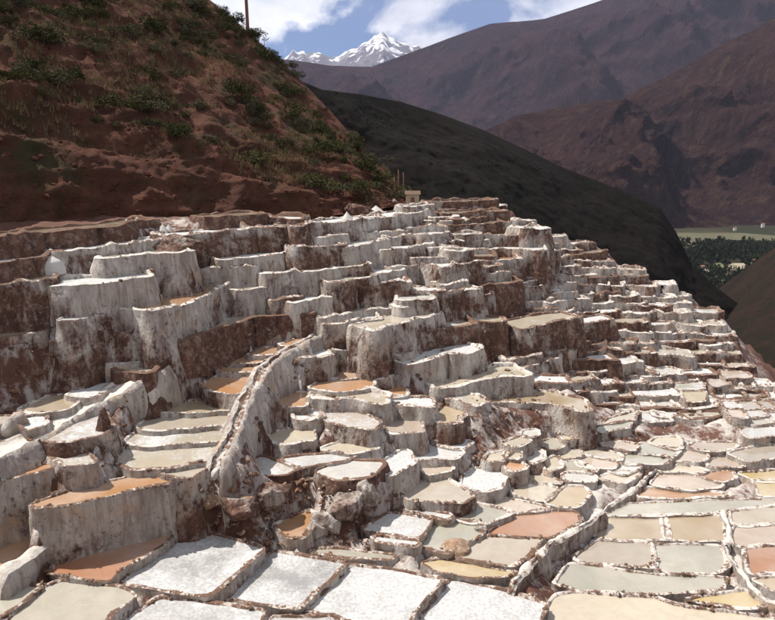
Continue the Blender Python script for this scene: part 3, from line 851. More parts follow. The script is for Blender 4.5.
LABEL = {0: 'smooth grey-green brine pond directly below the rust-red pond', 1: 'grey-green brine pond below the stub of sloping rubble wall',
 2: 'mottled white salt pan touching the rust-red pond', 3: 'mottled salt pan directly below the small wedge-shaped orange pond', 4: 'bright salt pan below the thin grey-green strip pond',
 5: 'whitest large salt pan next to the yellow crescent pond', 6: 'salt pan below the mottled pan that touches the rust-red pond', 7: 'narrow salt pan in front of the pan below the wedge-shaped orange pond',
 8: 'thin grey-green strip pond along the rim above the salt pans', 9: 'long orange brine pond on top of the tall grey rubble wall', 10: 'rust-red brine pond in the shade of the tall rubble wall',
 11: 'orange brine pond behind the stub of sloping rubble wall', 12: 'narrow orange pond one step above the long orange pond', 13: 'small wedge-shaped orange pond among brown rock outcrops',
 14: 'yellow crescent-shaped pond above the whitest salt pan', 15: 'beige-grey pond at the short thick wall, above the yellow pond', 16: 'large rust-orange pond at the head of the short thick wall',
 33: 'beige-grey pond touching the foot of the short thick wall', 34: 'square grey-green pond between beige-grey pond and knobbly white wall', 35: 'long grey-green strip pond below the short thick wall',
 36: 'broad cream pond, largest on the flat below the thick wall', 37: 'small yellow pond in the crook of the knobbly white wall', 31: 'tan pond nearest the head of the short thick wall', 32: 'tan pond touching the knobbly white wall'}
far_rim, far_wall, far_wat = [[], []], [[], []], [[], []]
for i, p in enumerate(P):
    if i in own:
        t = build_pond(p, '')
        cr = p['crust'] if p['crust'] is not None else DCR[p['col']]
        hgt = max(.1, p['z'] - min(ground_z(x, y) for x, y in p['w']))
        ar = abs(area(p['w']))
        size = 'large ' if ar > 14 else 'small ' if ar < 5 else ''
        what = 'salt-crusted pond' if cr >= .5 else 'brine pond'
        shp = [abs(q) for q in (max(x[0] for x in p['w']) - min(x[0] for x in p['w']), max(x[1] for x in p['w']) - min(x[1] for x in p['w']))]
        size += 'long ' if max(shp) > 2.6 * min(shp) else ''
        wl = ', earth wall' if p['dirt_shade'] >= .68 else ', streaked wall' if p['dirt_shade'] >= .42 else ', white wall' if hgt > 1.3 else ', low rim'
        lk = [CNAME[P[j]['col']] for j in links[i] if P[j]['col'] != p['col']]
        wl += f', above {lk[0]} pond' if lk else ''
        if i in LABEL: tag(t, LABEL[i], 'pond', 'salt ponds stepping down the slope'); continue
        tag(t, f"{size}{CNAME[p['col']]} {what}{wl} {zone(p)}", 'pond', 'salt ponds stepping down the slope')
    else:
        rr, wr, wat, col = build_pond(p, '', True)
        for (V, Fc), rings in ((far_rim, rr), (far_wall, wr)):
            m = len(rings[0]); b0 = len(V); V += [q for r in rings for q in r]
            Fc += [(b0 + a * m + i_, b0 + a * m + (i_ + 1) % m, b0 + (a + 1) * m + (i_ + 1) % m, b0 + (a + 1) * m + i_) for a in range(len(rings) - 1) for i_ in range(m)]
        b0 = len(far_wat[0]); far_wat[0].extend(wat); far_wat[1].append(tuple(range(b0, b0 + len(wat))))
if far_wat[1]:
    t = empty('salt_ponds', (0, 0, 0)); tag(t, 'many tiny far salt ponds crowding the far end of the slope', 'salt ponds', kind='stuff')
    for nm, (V, Fc), mt, c in (('rims', far_rim, 'rim', (1, 1, 1, .4)), ('retaining_walls', far_wall, 'wall', (1, 1, 1, .45)), ('salt_crusts', far_wat, 'brine', (*PAL['c'], .5))):
        o = new_obj(nm, V, Fc, M[mt], t, smooth=nm != 'salt_crusts'); o.color = c; o['kind'] = 'stuff'
print('ponds', n, 'traced', N_TRACED)

# ------------------------------------------------------------------ where a line of sight meets the slope
def hit(u, v):
    best = None
    for p in P:
        q = at_z(u, v, p['z'])
        if inside(p['w'], q.x, q.y):
            if best is None or q.y < best.y: best = q
    if best: return best
    d = 13.0
    while d < 83:
        q = at_d(u, v, d)
        if q.z < ground_z(q.x, q.y): return Vector((q.x, q.y, ground_z(q.x, q.y)))
        d += .15
    return at_d(u, v, depth(u, v))

# ------------------------------------------------------------------ canal and footpath
def canal(name, px, prof, rad, mode, lift, label, cat, foot, dirt_shade):
    pts = list(px); m = len(pts)
    org = pts[m // 2] - Vector((0, 0, foot))
    t = empty(name, org); tag(t, label, cat)
    e0 = (pts[0] - pts[4]).normalized(); e1 = (pts[-1] - pts[-5]).normalized()
    pts = [pts[0] + e0 * .5 - Vector((0, 0, 1.5)), pts[0] + e0 * .25 - Vector((0, 0, .35))] + pts + [pts[-1] + e1 * .25 - Vector((0, 0, .35)), pts[-1] + e1 * .5 - Vector((0, 0, 1.5))]; m = len(pts)
    rings = []
    for i, q in enumerate(pts):
        d = (pts[min(i + 1, m - 1)] - pts[max(i - 1, 0)]); d.z = 0; d.normalize(); nrm = Vector((d.y, -d.x, 0))
        row = []
        for off, dz in prof:
            a = .10 + .14 * min(1.2, abs(dz))
            x, y, z = q.x + nrm.x * off, q.y + nrm.y * off, q.z + dz
            k = (fbm(x * .9, y * .9, z * .5, 4) + .5 * fbm(x * 3, y * 3, z * .6, 3)) * a * 2.0
            x, y = x + nrm.x * k * (1 if off > 0 else -1), y + nrm.y * k * (1 if off > 0 else -1)
            row.append(Vector((x, y, max(z + fbm(x * 1.9, y * 1.9, 5.5, 3) * .16, min(q.z - .1, ground_z(x, y)) - .35))) - org)
        rings.append(row)
    w = len(prof)
    def part(nm, a, b, mat, al):
        vv = [p_ for r in rings for p_ in r[a:b + 1]]; k = b - a + 1
        ff = [(i * k + j, (i + 1) * k + j, (i + 1) * k + j + 1, i * k + j + 1) for i in range(m - 1) for j in range(k - 1)]
        o = new_obj(nm, vv, ff, mat, t); o.color = (1, 1, 1, al); return o
    return part, t, pts
side = lambda x0, x1, z0, z1, k: [(x0 + (x1 - x0) * i / k, z0 + (z1 - z0) * i / k) for i in range(1, k + 1)]
prof = list(reversed([(-a, b) for a, b in [(.34, .10)] + side(.40, .6, 0, -1.0, 4) + side(.6, .7, -1.0, -5, 2)])) + [(-.16, .08), (-.10, -.06), (.10, -.06), (.16, .08), (.34, .08)] + side(.42, 1.1, -.1, -1.6, 10) + side(1.1, 1.25, -1.6, -6, 4)
part, t_, cp = canal('canal', CANAL, prof, 0, 0, 0,
      'curved salt-white stone canal wall snaking down past the orange ponds', 'canal', 2.9, .2)
part('canal_wall', 0, 7, M['wall'], .12); part('channel_bed', 7, 10, M['rim'], .5); part('canal_wall', 10, len(prof) - 1, M['wall'], .22)
prof2 = list(reversed([(-a, b) for a, b in [(.62, .07), (.70, .0)] + side(.74, .85, -.05, -3, 3)])) + [(-.5, .06), (-.42, -.02), (0, .0), (.42, -.02), (.5, .05), (.6, .06)] + side(.66, .85, -.04, -.7, 4) + [(.95, -3.5)]
part, t_, cp2 = canal('footpath', PATH, prof2, 0, 0, 0,
      'salt-white sunken footpath climbing between the pale pans and brown bank', 'path', 1.2, .2)
part('path_kerb', 0, 5, M['wall'], .1); part('path_bed', 5, 9, M['rim'], .1); part('path_kerb', 9, len(prof2) - 1, M['wall'], .15)

def salt_wall(line, hw, drop, label, dirt_shade):
    pr = list(reversed([(-a, b) for a, b in [(hw * .8, .0)] + side(hw, hw * 1.2, -.06, -drop, 4)])) + [(-hw * .35, .06), (0, .09), (hw * .35, .07), (hw * .8, 0)] + side(hw, hw * 1.35, -.08, -drop, 7)
    part, t, _ = canal('stone_bund', line, pr, 0, 0, 0, label, 'wall', drop, dirt_shade)
    part('wall_face', 0, 4, M['wall'], dirt_shade); part('coping', 4, 8, M['rim'], dirt_shade * .7); part('wall_face', 8, len(pr) - 1, M['wall'], dirt_shade)
salt_wall(centreline([(514,581),(528,566),(546,549),(566,535),(588,522),(602,511)], [15, 16], 0, .1), .22, 1.6, 'short thick rubble wall climbing between rust pond and grey-green pond', .5)
salt_wall(centreline([(606,508),(622,498),(638,487),(650,474),(658,468)], [26, 38, 39, 40, 64], 0, .12), .14, .6, 'low lumpy white wall running on uphill from the thick wall', .4)
salt_wall(centreline([(723,512),(729,530),(727,549),(733,561),(743,573),(751,586),(767,600),(795,612)], list(range(31, 38)) + list(range(42, 46)), 0, .12), .11, .6, 'knobbly white salt wall dividing tan ponds from pinkish ponds', .3)
salt_wall(centreline([(46,541),(34,551),(18,562),(2,571)], [10, 11], 0, .35), .3, 1.2, 'sloping stub of rubble wall between orange and rust-red ponds', .2)

# ------------------------------------------------------------------ salt heaps, boulders, mounds
M['salt'] = mat_plain('heaped_salt', (.50, .475, .445), .9, .25, 5)
M['tanrock'] = mat_hill('tan_boulder', (.36, .24, .16), (.28, .17, .11), (.55, .50, .45), 2.5, .55, .66, 3, .05)
M['redrock'] = mat_hill('red_earth', (.125, .050, .034), (.085, .036, .027), (.20, .11, .08), 1.5, .58, .70, 2, .1)
def heap(name, u, v, wd, hg, mat, label, cat, group=None, seed=0, pts=2.0, dy=1.0):
    q = hit(u, v); nr, na = 12, 28; vv, ff = [], []
    for a in range(nr + 1):
        r = a / nr
        for b in range(na):
            th = 2 * math.pi * b / na
            rr = r * wd / 2 * (1 + .18 * mnoise.noise((math.cos(th) * 1.3 + seed * 3.7, math.sin(th) * 1.3, seed)))
            z = hg * (1 - r ** (1 / pts) if pts < 1 else (1 - r) ** (1 / pts * 1.6)) if r < 1 else 0
            x, y = rr * math.cos(th), rr * math.sin(th) * dy
            z += hg * .09 * fbm(x * 3 / wd * 2, y * 3 / wd * 2, seed * 2.2, 3) * (1 if a else .3)
            if a == nr: z = -.45
            vv.append((x, y, z))
    for a in range(nr):
        for b in range(na):
            ff.append((a * na + b, (a + 1) * na + b, (a + 1) * na + (b + 1) % na, a * na + (b + 1) % na))
    o = new_obj(name, vv, ff, mat, loc=q - Vector((0, 0, .03))); tag(o, label, cat, group); return o
def boulder(u, v, wd, hg, mat, label, seed, dy=.8, rot=0, group=None, name='boulder', sink=.15, ns=3):
    q = at_d(*u) if isinstance(u, tuple) else hit(u, v); bm = bmesh.new(); bmesh.ops.create_icosphere(bm, subdivisions=ns, radius=.5)
    rr = random.Random(seed * 17 + 3); pl = []
    for _ in range(18):
        nv = Vector((rr.gauss(0, 1), rr.gauss(0, 1), rr.gauss(0, .8))).normalized(); pl.append((nv, rr.uniform(.33, .52)))
    for w_ in bm.verts:
        d = w_.co.normalized(); k = min([h / max(nv.dot(d), 1e-3) for nv, h in pl if nv.dot(d) > .05] + [.75])
        c = d * k; k2 = 1 + .22 * fbm(c.x * 5 + seed, c.y * 5, c.z * 3, 4)
        w_.co = Vector((c.x * k2 * wd, c.y * k2 * wd * dy, c.z * k2 * hg))
    me = bpy.data.meshes.new(name); bm.to_mesh(me); bm.free(); me.materials.append(mat)
    me.polygons.foreach_set('use_smooth', [True] * len(me.polygons))
    o = bpy.data.objects.new(name, me); COL.objects.link(o); o.location = q + Vector((0, 0, hg * .5 - sink)); o.rotation_euler = (0, 0, rot)
    tag(o, label, 'boulder' if name == 'boulder' else 'earth mound', group); return o
heap('salt_heap', 52, 262, 1.6, .62, M['salt'], 'largest pale salt heap standing alone on the high terrace edge', 'salt heap', 'salt heaps', 1)
for k, (u, v, w_, h_, lb) in enumerate([(127,226,.8,.42,'small salt heap, one of a pair on the brown terrace edge'),(138,225,.7,.45,'small salt heap, one of a pair on the brown terrace edge'),
      (163,231,.6,.4,'tiny white salt heap, one of two beside the dark mound'),(169,231,.6,.4,'tiny white salt heap, one of two beside the dark mound'),
      (347,220,.9,.55,'round white salt heap on the topmost path'),(394,204,1.0,.45,'white salt heap beside the small hut'),(404,206,0.8,.35,'low white salt heap right in front of the small hut'),
      (357,231,.7,.4,'white salt heap on a brown ledge of the stepped walls'),(376,212,1.3,.5,'long low salt heap next to the brown earth mound')]):
    heap('salt_heap', u, v, w_, h_, M['salt'], lb, 'salt heap', 'salt heaps', 3 + k, 1.6)
heap('sand_heap', 456, 546, 1.1, .28, M['tanrock'], 'low heap of tan sand spilling into the grey-green pond', 'sand heap', None, 21, 2.0)
boulder(217,493,.42,.5,M['salt'],'pale egg-shaped boulder in the rubble at the canal foot',2)
boulder(213,503,.85,.55,M['tanrock'],'tan wedge-shaped slab leaning in the rubble at the canal foot',3,.5,.5)
boulder(246,504,.75,.45,M['tanrock'],'rust-tan rounded boulder right of the tan slab',4)
boulder(188,494,.4,.35,M['tanrock'],'brown boulder at the end of the tall rubble wall',5)
boulder(430,301,.75,.6,M['salt'],'round white salt-covered boulder on a terrace corner',6)
boulder(16,437,1.0,.95,M['wall'],'lumpy salt-coated boulder beside the white footpath',7).color = (1, 1, 1, .35)
boulder(447,552,.22,.2,M['stone'],'dark stone on the rim by the sand heap',8,group='dark stones by the sand heap')
boulder(441,548,.2,.2,M['stone'],'dark stone on the rim by the sand heap',9,group='dark stones by the sand heap')
boulder(445,544,.18,.2,M['stone'],'dark stone on the rim by the sand heap',10,group='dark stones by the sand heap')
boulder(197,279,1.5,2.1,M['wall'],'tall bare red earth stump between white terrace walls',12,.9,0,None,'earth_mound',.3,5).color = (1, 1, 1, .72)
boulder((180,250,33.6),0,2.9,1.1,M['wall'],'broad dark red earth mound above the bright cream wall',13,.7,0,None,'earth_mound',.35,5).color = (1, 1, 1, .72)
boulder(362,216,1.9,1.0,M['wall'],'rounded brown earth mound at the hillside foot near the hut',14,.8,0,None,'earth_mound',.3,5).color = (1, 1, 1, .72)
for k, (u, v, w_, h_, dt) in enumerate([(265,500,1.9,1.1,.6),(240,515,1.7,.8,.6),(345,512,1.6,1.0,.4),(368,503,1.1,.9,.4),(330,530,1.0,1.1,.3),(318,534,.8,1.0,.3),(105,440,.7,1.5,.8),(480,530,.5,.35,.5),(457,516,.5,.4,.75)]):
    o = boulder(u, v, w_, h_, M['wall'], ['crumbling brown rubble bank below the cream pond','crumbling rubble bank above the large salt pans','broad brown rock outcrop with salt streaks in the centre',
         'streaked rock shoulder beside the narrow white pond','grey fluted rock spur next to the small orange pond','short grey fluted rock by the small orange pond',
         'brown rock pillar at the end of the pinkish flat','grey stone block at the corner of the rust pond','brown rock at the corner of two grey ponds'][k], 30 + k, .8, 0, None, 'boulder', h_ * .42, 5)
    o.color = (1, 1, 1, dt)

def rubble(name, spots, label):
    vv, ff = [], []
    for (u, v, sz) in spots:
        q = hit(u, v); V, Fc = STONE_DATA[rub.randrange(6)]; an = rub.uniform(0, 6.28); c, s_ = math.cos(an), math.sin(an); b0 = len(vv)
        X = V[:, 0] * sz * rub.uniform(.8, 1.5); Y = V[:, 1] * sz
        vv += np.stack([X * c - Y * s_ + q.x, X * s_ + Y * c + q.y, V[:, 2] * sz + q.z + sz * .1], 1).tolist(); ff += [tuple(k + b0 for k in f) for f in Fc]
    tag(new_obj(name, vv, ff, M['stone'], smooth=False), label, 'rubble', kind='stuff')
rub = random.Random(91)
sp_ = []
while len(sp_) < 420:
    u, v = rub.uniform(190, 400), rub.uniform(470, 548)
    if v > 478 + (u - 190) * .30 + 55 or any(inside(p['pts'], u, v) for p in P[:N_TRACED] if not p['T']): continue
    sp_.append((u, v, rub.choice((.07, .1, .13, .18, .26))))
rubble('rubble', sp_, 'loose brown rubble on the eroded bank above the large salt pans')
sp_ = []
while len(sp_) < 700:
    u, v = rub.uniform(0, 700), rub.uniform(330, 480)
    if any(BB[i][0] - 1 < u < BB[i][1] + 1 and BB[i][2] - 1 < v < BB[i][3] + 1 for i in range(N_TRACED) if not P[i]['T']): continue
    sp_.append((u, v, rub.choice((.07, .1, .14, .2, .28))))
rubble('loose_stones', sp_, 'loose stones scattered on the banks between the middle terraces')

# ------------------------------------------------------------------ hills, mountains, valley
def poly_at(pts, n_):
    us = np.array([p[0] for p in pts], float); t = np.linspace(0, 1, n_)
    cum = np.concatenate([[0], np.cumsum(np.hypot(np.diff(us), np.diff([p[1] for p in pts])) + 1e-6)]); cum /= cum[-1]
    return [at_d(np.interp(x, cum, us), np.interp(x, cum, [p[1] for p in pts]), np.interp(x, cum, [p[2] for p in pts])) for x in t]
def loft(name, base, ridge, nu, ns, prof, disp, mat, back):
    B_, R_ = poly_at(base, nu), poly_at(ridge, nu); vv, ff = [], []
    ss = [p[0] for p in prof]
    grid = []
    for j in range(ns + 1):
        s = j / ns; hf0 = np.interp(s, ss, [p[1] for p in prof]); vf0 = np.interp(s, ss, [p[2] for p in prof])
        row = []
        for i in range(nu):
            b, r = B_[i], R_[i]
            q = Vector((b.x + (r.x - b.x) * hf0, b.y + (r.y - b.y) * hf0, b.z + (r.z - b.z) * vf0))
            row.append(q + disp(q, i / (nu - 1), s))
        grid.append(row)
    for bx, bz in back:                                   # the far side behind the ridge
        grid.append([q + Vector((0, bx, -bz)) for q in grid[ns]])
    vv = [q for r in grid for q in r]
    ff = [(j * nu + i, j * nu + i + 1, (j + 1) * nu + i + 1, (j + 1) * nu + i) for j in range(len(grid) - 1) for i in range(nu - 1)]
    o = new_obj(name, vv, ff, mat); tag(o, kind='structure'); return o, grid
M['hill'] = mat_hill('red_scrub_slope', (.20, .086, .058), (.105, .054, .039), (.072, .060, .033), .22, .50, .64, 1.0, .6)
def d_hill(q, t, s):
    e = min(1, (1 - s) * 8 + .12)
    k = 2.6 * fbm(q.x * .07, q.y * .07, q.z * .07, 4) + 1.2 * (.35 - abs(fbm(q.x * .2, q.y * .2, q.z * .16, 5))) * 2 + .6 * fbm(q.x * .8, q.y * .8, q.z * .8, 4)
    if s < .45: k += .45 * fbm(q.x * .12, q.y * .12, q.z * 1.5, 3) + .35 * (.3 - abs(fbm(q.x * 1.1 + q.y * .5, q.y * 1.1, q.z * .3, 4)))
    if s < .35: k += .4 * mnoise.noise((q.x * .35, q.y * .35, q.z * .05))
    return Vector((.45, -.6, .45)) * (k * e)
HB = [(-420,270,25),(-250,262,30),(-100,255,34),(0,246,37.5),(100,238,39.5),(200,229,41.5),(300,223,45),(370,216,49),(398,211,52)]
HR = [(-420,-420,58),(-250,-400,63),(-100,-300,68),(20,-185,71),(130,-80,72),(210,0,72),(250,34,71),(300,80,70),(340,122,67),(372,158,64),(402,190,61)]
hp = [(0,0,0),(.05,.015,.06),(.15,.05,.165),(.20,.11,.18),(.27,.15,.255),(.32,.22,.28),(.6,.55,.58),(1,1,1)]
hill_o, HG = loft('hillside', HB, HR, 300, 190, hp, d_hill, M['hill'], [(10, 1), (40, 25), (60, 70)])
M['dark'] = mat_hill('shade_toned_scrub_slope', (.013, .0088, .0066), (.0085, .0065, .0048), (.007, .0065, .004), .12, .48, .6, .45, .6)  # cloud shade over this hill is put into its very dark base colour
def d_dark(q, t, s):
    e = min(1, (1 - s) * 6 + .1)
    k = 7 * fbm(q.x * .022, q.y * .022, q.z * .012, 4) + 2.4 * fbm(q.x * .1, q.y * .1, q.z * .08, 4) + .9 * fbm(q.x * .4, q.y * .4, q.z * .4, 2)
    return Vector((.15, -.7, .4)) * (k * e)
DB = [(250,280,120),(330,262,125),(400,250,130),(480,258,140),(560,305,150),(640,350,160),(720,400,170),(780,440,180)]
DR = [(250,60,150),(322,90,170),(360,94,190),(400,101,205),(440,114,215),(480,129,222),(520,147,228),(560,166,232),(600,182,236),(640,198,238),(660,208,238),(676,232,234),(690,262,228),(715,286,222),(760,320,215)]
lin = [(0,0,0),(.5,.45,.5),(1,1,1)]
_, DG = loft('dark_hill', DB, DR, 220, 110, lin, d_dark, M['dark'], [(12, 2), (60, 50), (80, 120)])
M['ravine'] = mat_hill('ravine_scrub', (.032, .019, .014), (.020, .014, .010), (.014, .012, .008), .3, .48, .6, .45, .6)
RB = [(690,330,190),(725,372,150),(760,410,125),(800,445,110),(900,520,95),(1050,640,90)]
RR = [(690,322,262),(712,303,258),(742,281,252),(775,257,246),(800,240,240),(900,170,220),(1050,60,200)]
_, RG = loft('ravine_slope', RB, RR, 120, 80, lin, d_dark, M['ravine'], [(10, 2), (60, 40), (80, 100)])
# valley floor
VZ = -150.0
M['valley'] = mat_hill('valley_grass', (.035, .036, .020), (.026, .028, .017), (.045, .040, .024), .01, .5, .6, .25, .5)
gxs = [-6000 + 12000 * i / 60 for i in range(61)]; gys = [160 + 9000 * (i / 60) ** 1.6 for i in range(61)]
vv = [(x, y, VZ + 6 * fbm(x * .002, y * .002, 1.5, 3)) for y in gys for x in gxs]
ff = [(j * 61 + i, j * 61 + i + 1, (j + 1) * 61 + i + 1, (j + 1) * 61 + i) for j in range(60) for i in range(60)]
tag(new_obj('valley', vv, ff, M['valley']), kind='structure')
def field(px, col):
    c = [at_z(u, v, VZ + 5.0) for u, v in px]; w = [(q.x, q.y) for q in c]
    if area(w) < 0: w = w[::-1]
    w = resample(w, 12); nnn = normals(w); m = len(w)
    w = [(x + a * 3 * mnoise.noise((x * .05, y * .05, 2)), y + b * 3 * mnoise.noise((x * .05, y * .05, 2))) for (x, y), (a, b) in zip(w, nnn)]
    vv = [(x, y, VZ + 7) for x, y in w] + [(x, y, VZ - 8) for x, y in w]
    ff = [tuple(range(m))] + [(i, m + i, m + (i + 1) % m, (i + 1) % m) for i in range(m)]
    tag(new_obj('field', vv, ff, mat_plain('field_soil', col, .95, .35, .03), smooth=False), kind='structure')
field([(672,234),(740,234),(790,238),(790,242),(720,241),(690,247),(672,249)], (.085, .08, .045))
field([(676,250),(700,243),(712,244),(694,251)], (.06, .065, .03))
field([(729,265),(744,264.5),(745,271),(730,271.5)], (.26, .22, .155))
field([(714,265),(722,264),(723,269),(715,270)], (.12, .12, .05))
field([(702,270),(706,269),(708,274),(703,274)], (.3, .28, .24))
field([(715,278),(737,276),(730,285),(718,287)], (.11, .10, .06))

# mountains
def d_mtn(sc_, amp, wl):
    def g(q, t, s):
        e = min(1, (1 - s) * 3.0 + .03) * min(1, s * 4 + .1)
        p = Vector(((q.x + q.z * .9) / wl, q.y / wl * .6, q.z / wl * .45 + sc_))
        k = amp * (mnoise.ridged_multi_fractal(p, .85, 2.1, 7, 1.0, 2.0) - 1.1) * .7
        return Vector((.1, -.8, .5)) * (k * e)
    return g
M['m1'] = mat_mountain('near_mountain_scrub', (.060, .031, .027), (.036, .021, .022), (.095, .060, .042), .004)  # dark base colours have the cloud shadow on the mountain painted in
loft('mountain', [(440,240,1150),(560,236,1250),(680,233,1330),(800,233,1350),(1000,236,1330),(1300,240,1300)],
     [(440,145,1750),(490,128,1800),(520,114,1850),(555,109,1900),(590,103,1950),(622,98,2000),(650,84,2050),(680,70,2100),(720,46,2150),(775,18,2200),(850,-25,2200),(1000,-90,2200),(1300,-150,2200)],
     360, 170, lin, d_mtn(3.1, 270, 480), M['m1'], [(60, 20), (500, 400), (900, 900)])
M['m2'] = mat_mountain('middle_mountain_scrub', (.058, .029, .033), (.036, .021, .027), (.078, .048, .045), .0018)  # cloud shadow is painted into these dark tones as well
loft('mountain', [(200,215,3000),(330,210,3000),(480,210,3100),(640,210,3200),(900,210,3300),(1300,210,3300)],
     [(200,75,5000),(285,60,5000),(300,62,5000),(330,66,5000),(352,66,5000),(372,66,5000),(395,57,5000),(420,48,5000),(450,37,5000),(490,24,5000),(520,22,5000),(545,19,5000),(575,9,5000),(610,-2,5000),(680,-40,5000),(900,-110,5000),(1300,-160,5000)],
     360, 170, lin, d_mtn(7.7, 700, 1300), M['m2'], [(150, 50), (1200, 900), (1500, 1500)])
M['snow'] = mat_snow(.0011)
PK = [(200,72),(250,64),(283,59),(289,55),(293,50),(297,53),(303,51),(308,54),(314,52),(320,53),(326,56),(332,58),(338,57),(345,52),(352,49),(357,49),(363,43),(368,42),(374,36),(378,35),(382,31),(386,34),(389,37),(393,38),(397,41),(402,43),(408,43),(413,46),(418,45),(424,51),(440,60),(470,68),(540,75)]
loft('snow_mountain', [(200,150,10500),(300,140,10500),(380,135,10200),(460,140,10500),(540,150,10500)], [(a, b, 14000) for a, b in PK], 320, 130, lin, d_mtn(11.3, 520, 1700), M['snow'], [(300, 150), (3000, 2500), (3000, 3000)])

# ------------------------------------------------------------------ plants
def leaf_clump(name, seed, mat, nleaf, rx, rz, ls, holes=.25, stems=5):
    r = random.Random(seed); vv, ff = [], []
    lobes = [(r.gauss(0, .45) * rx, r.gauss(0, .45) * rx, rz * r.uniform(.35, .8), r.uniform(.35, .6) * rx) for _ in range(7)]
    while len(ff) < nleaf:
        lx, ly, lz, lr = r.choice(lobes)
        d = Vector((r.gauss(0, 1), r.gauss(0, 1), r.gauss(0, 1))).normalized() * lr * r.uniform(.55, 1.05)
        c = Vector((lx, ly, lz)) + Vector((d.x, d.y, d.z * rz / rx))
        if c.z < 0: c.z = abs(c.z) * .3
        if mnoise.noise(c * (2.2 / rx) + Vector((seed, 0, 0))) < -holes: continue
        a = Vector((r.gauss(0, 1), r.gauss(0, 1), r.gauss(0, .6))).normalized(); b = a.orthogonal().normalized()
        b = (b * math.cos(1.3) + a.cross(b) * r.uniform(-1, 1)).normalized(); l = ls * r.uniform(.6, 1.4); k = len(vv)
        vv += [c - a * l, c + b * l * .42, c + a * l, c - b * l * .42]; ff.append((k, k + 1, k + 2, k + 3))
    return vv, ff
def stem_mesh(seed, h, rad):
    r = random.Random(seed); vv, ff = [], []
    for _ in range(5):
        a = Vector((r.uniform(-.12, .12), r.uniform(-.12, .12), -.25)); b = Vector((r.uniform(-.7, .7) * rad, r.uniform(-.7, .7) * rad, h * r.uniform(.6, .9)))
        k = len(vv)
        for q, w_ in ((a, .05), (b, .015)):
            for e in range(4): vv.append(q + Vector((math.cos(e * 1.571) * w_, math.sin(e * 1.571) * w_, 0)))
        ff += [(k + e, k + (e + 1) % 4, k + 4 + (e + 1) % 4, k + 4 + e) for e in range(4)]
    return vv, ff
M['leaf_a'] = mat_leaf('olive_leaf', (.038, .040, .017), (.085, .080, .038))
M['leaf_b'] = mat_leaf('grey_leaf', (.060, .058, .036), (.12, .105, .062))
M['dry'] = mat_leaf('dry_grass', (.13, .095, .05), (.20, .15, .08))
M['bark'] = mat_plain('bark', (.07, .045, .03), .9, .3)
SHR = []
for k in range(6):
    mt = M['leaf_a'] if k < 4 else M['leaf_b']
    vv, ff = leaf_clump('crown', 40 + k, mt, 1300, 1.0, .8, .062); a = bpy.data.meshes.new('crown'); a.from_pydata(vv, [], ff); a.materials.append(mt)
    vv, ff = stem_mesh(60 + k, .7, .8); b = bpy.data.meshes.new('stems'); b.from_pydata(vv, [], ff); b.materials.append(M['bark'])
    SHR.append((a, b))
r = random.Random(77); NU, NS = 300, 190; cnt = 0
def proj(q):
    y = q.y * CT - q.z * ST; up = q.y * ST + q.z * CT
    return 387.5 + F * q.x / y, 310 - F * up / y
while cnt < 280:
    i, j = r.randrange(2, NU - 2), int(NS * r.uniform(.26, .985))
    q = HG[j][i]; u, v = proj(q)
    if not (-25 < u < 400 and -25 < v < 215): continue
    dens = fbm(q.x * .09 + 4, q.y * .09, q.z * .09, 3)
    if dens < r.uniform(-.35, .35): continue
    if v > 165 and r.random() < .6: continue
    k = r.randrange(6); size = r.choice((.35, .5, .65, .85, 1.05, 1.4)) * r.uniform(.8, 1.15)
    t = empty('shrub', q - Vector((0, 0, .15 * size)))
    t.scale = (size, size, size * r.uniform(.7, 1.05)); t.rotation_euler = (0, 0, r.uniform(0, 6.28))
    for nm, me in (('crown', SHR[k][0]), ('stems', SHR[k][1])):
        o = bpy.data.objects.new(nm, me); COL.objects.link(o); o.parent = t
    tag(t, ('small ' if size < .55 else 'broad ' if size > 1.0 else 'rounded ') + ('dark olive' if k < 4 else 'pale grey-green') + ' shrub growing on the steep red hillside' +
        (' crest' if j > NS * .9 else ' just above the cut bank' if j < NS * .36 else ''), 'shrub', 'shrubs on the red hillside')
    cnt += 1
# dry grass over the hillside, uncountable
vv, ff = [], []
while len(ff) < 16000:
    i, j = r.randrange(1, NU - 1), int(NS * r.uniform(.2, .99)); q = HG[j][i]
    if q.x < -60: continue
    u, v = proj(q)
    if not (-30 < u < 410 and -30 < v < 220): continue
    if fbm(q.x * .2, q.y * .2, q.z * .2 + 9, 2) < .05: continue
    q = q + Vector((r.uniform(-.3, .3), r.uniform(-.3, .3), -.05))
    for _ in range(5):
        a = q + Vector((r.uniform(-.12, .12), r.uniform(-.12, .12), 0)); tip = a + Vector((r.gauss(0, .12), r.gauss(0, .12), r.uniform(.2, .55))); k = len(vv)
        sdx = Vector((r.uniform(-1, 1), r.uniform(-1, 1), 0)).normalized() * .03
        vv += [a - sdx, a + sdx, tip]; ff.append((k, k + 1, k + 2))
tag(new_obj('dry_grass', vv, ff, M['dry'], smooth=False), 'thin dry grass scattered over the red hillside', 'grass', kind='stuff')
vv, ff = [], []
for _ in range(900):
    i, j = r.randrange(1, NU - 1), int(NS * min(.98, abs(r.gauss(0, .22)) + .02)); q = HG[j][i]; u, v = proj(q)
    if not (-30 < u < 410 and -30 < v < 260): continue
    V, Fc = STONE_DATA[r.randrange(6)]; sz = r.choice((.08, .12, .16, .22, .32, .45)); b0 = len(vv)
    vv += (V * sz + np.array([q.x, q.y, q.z])).tolist(); ff += [tuple(k + b0 for k in f) for f in Fc]
tag(new_obj('hillside_stones', vv, ff, M['redrock'], smooth=False), 'loose red stones strewn over the cut bank and hillside', 'stones', kind='stuff')
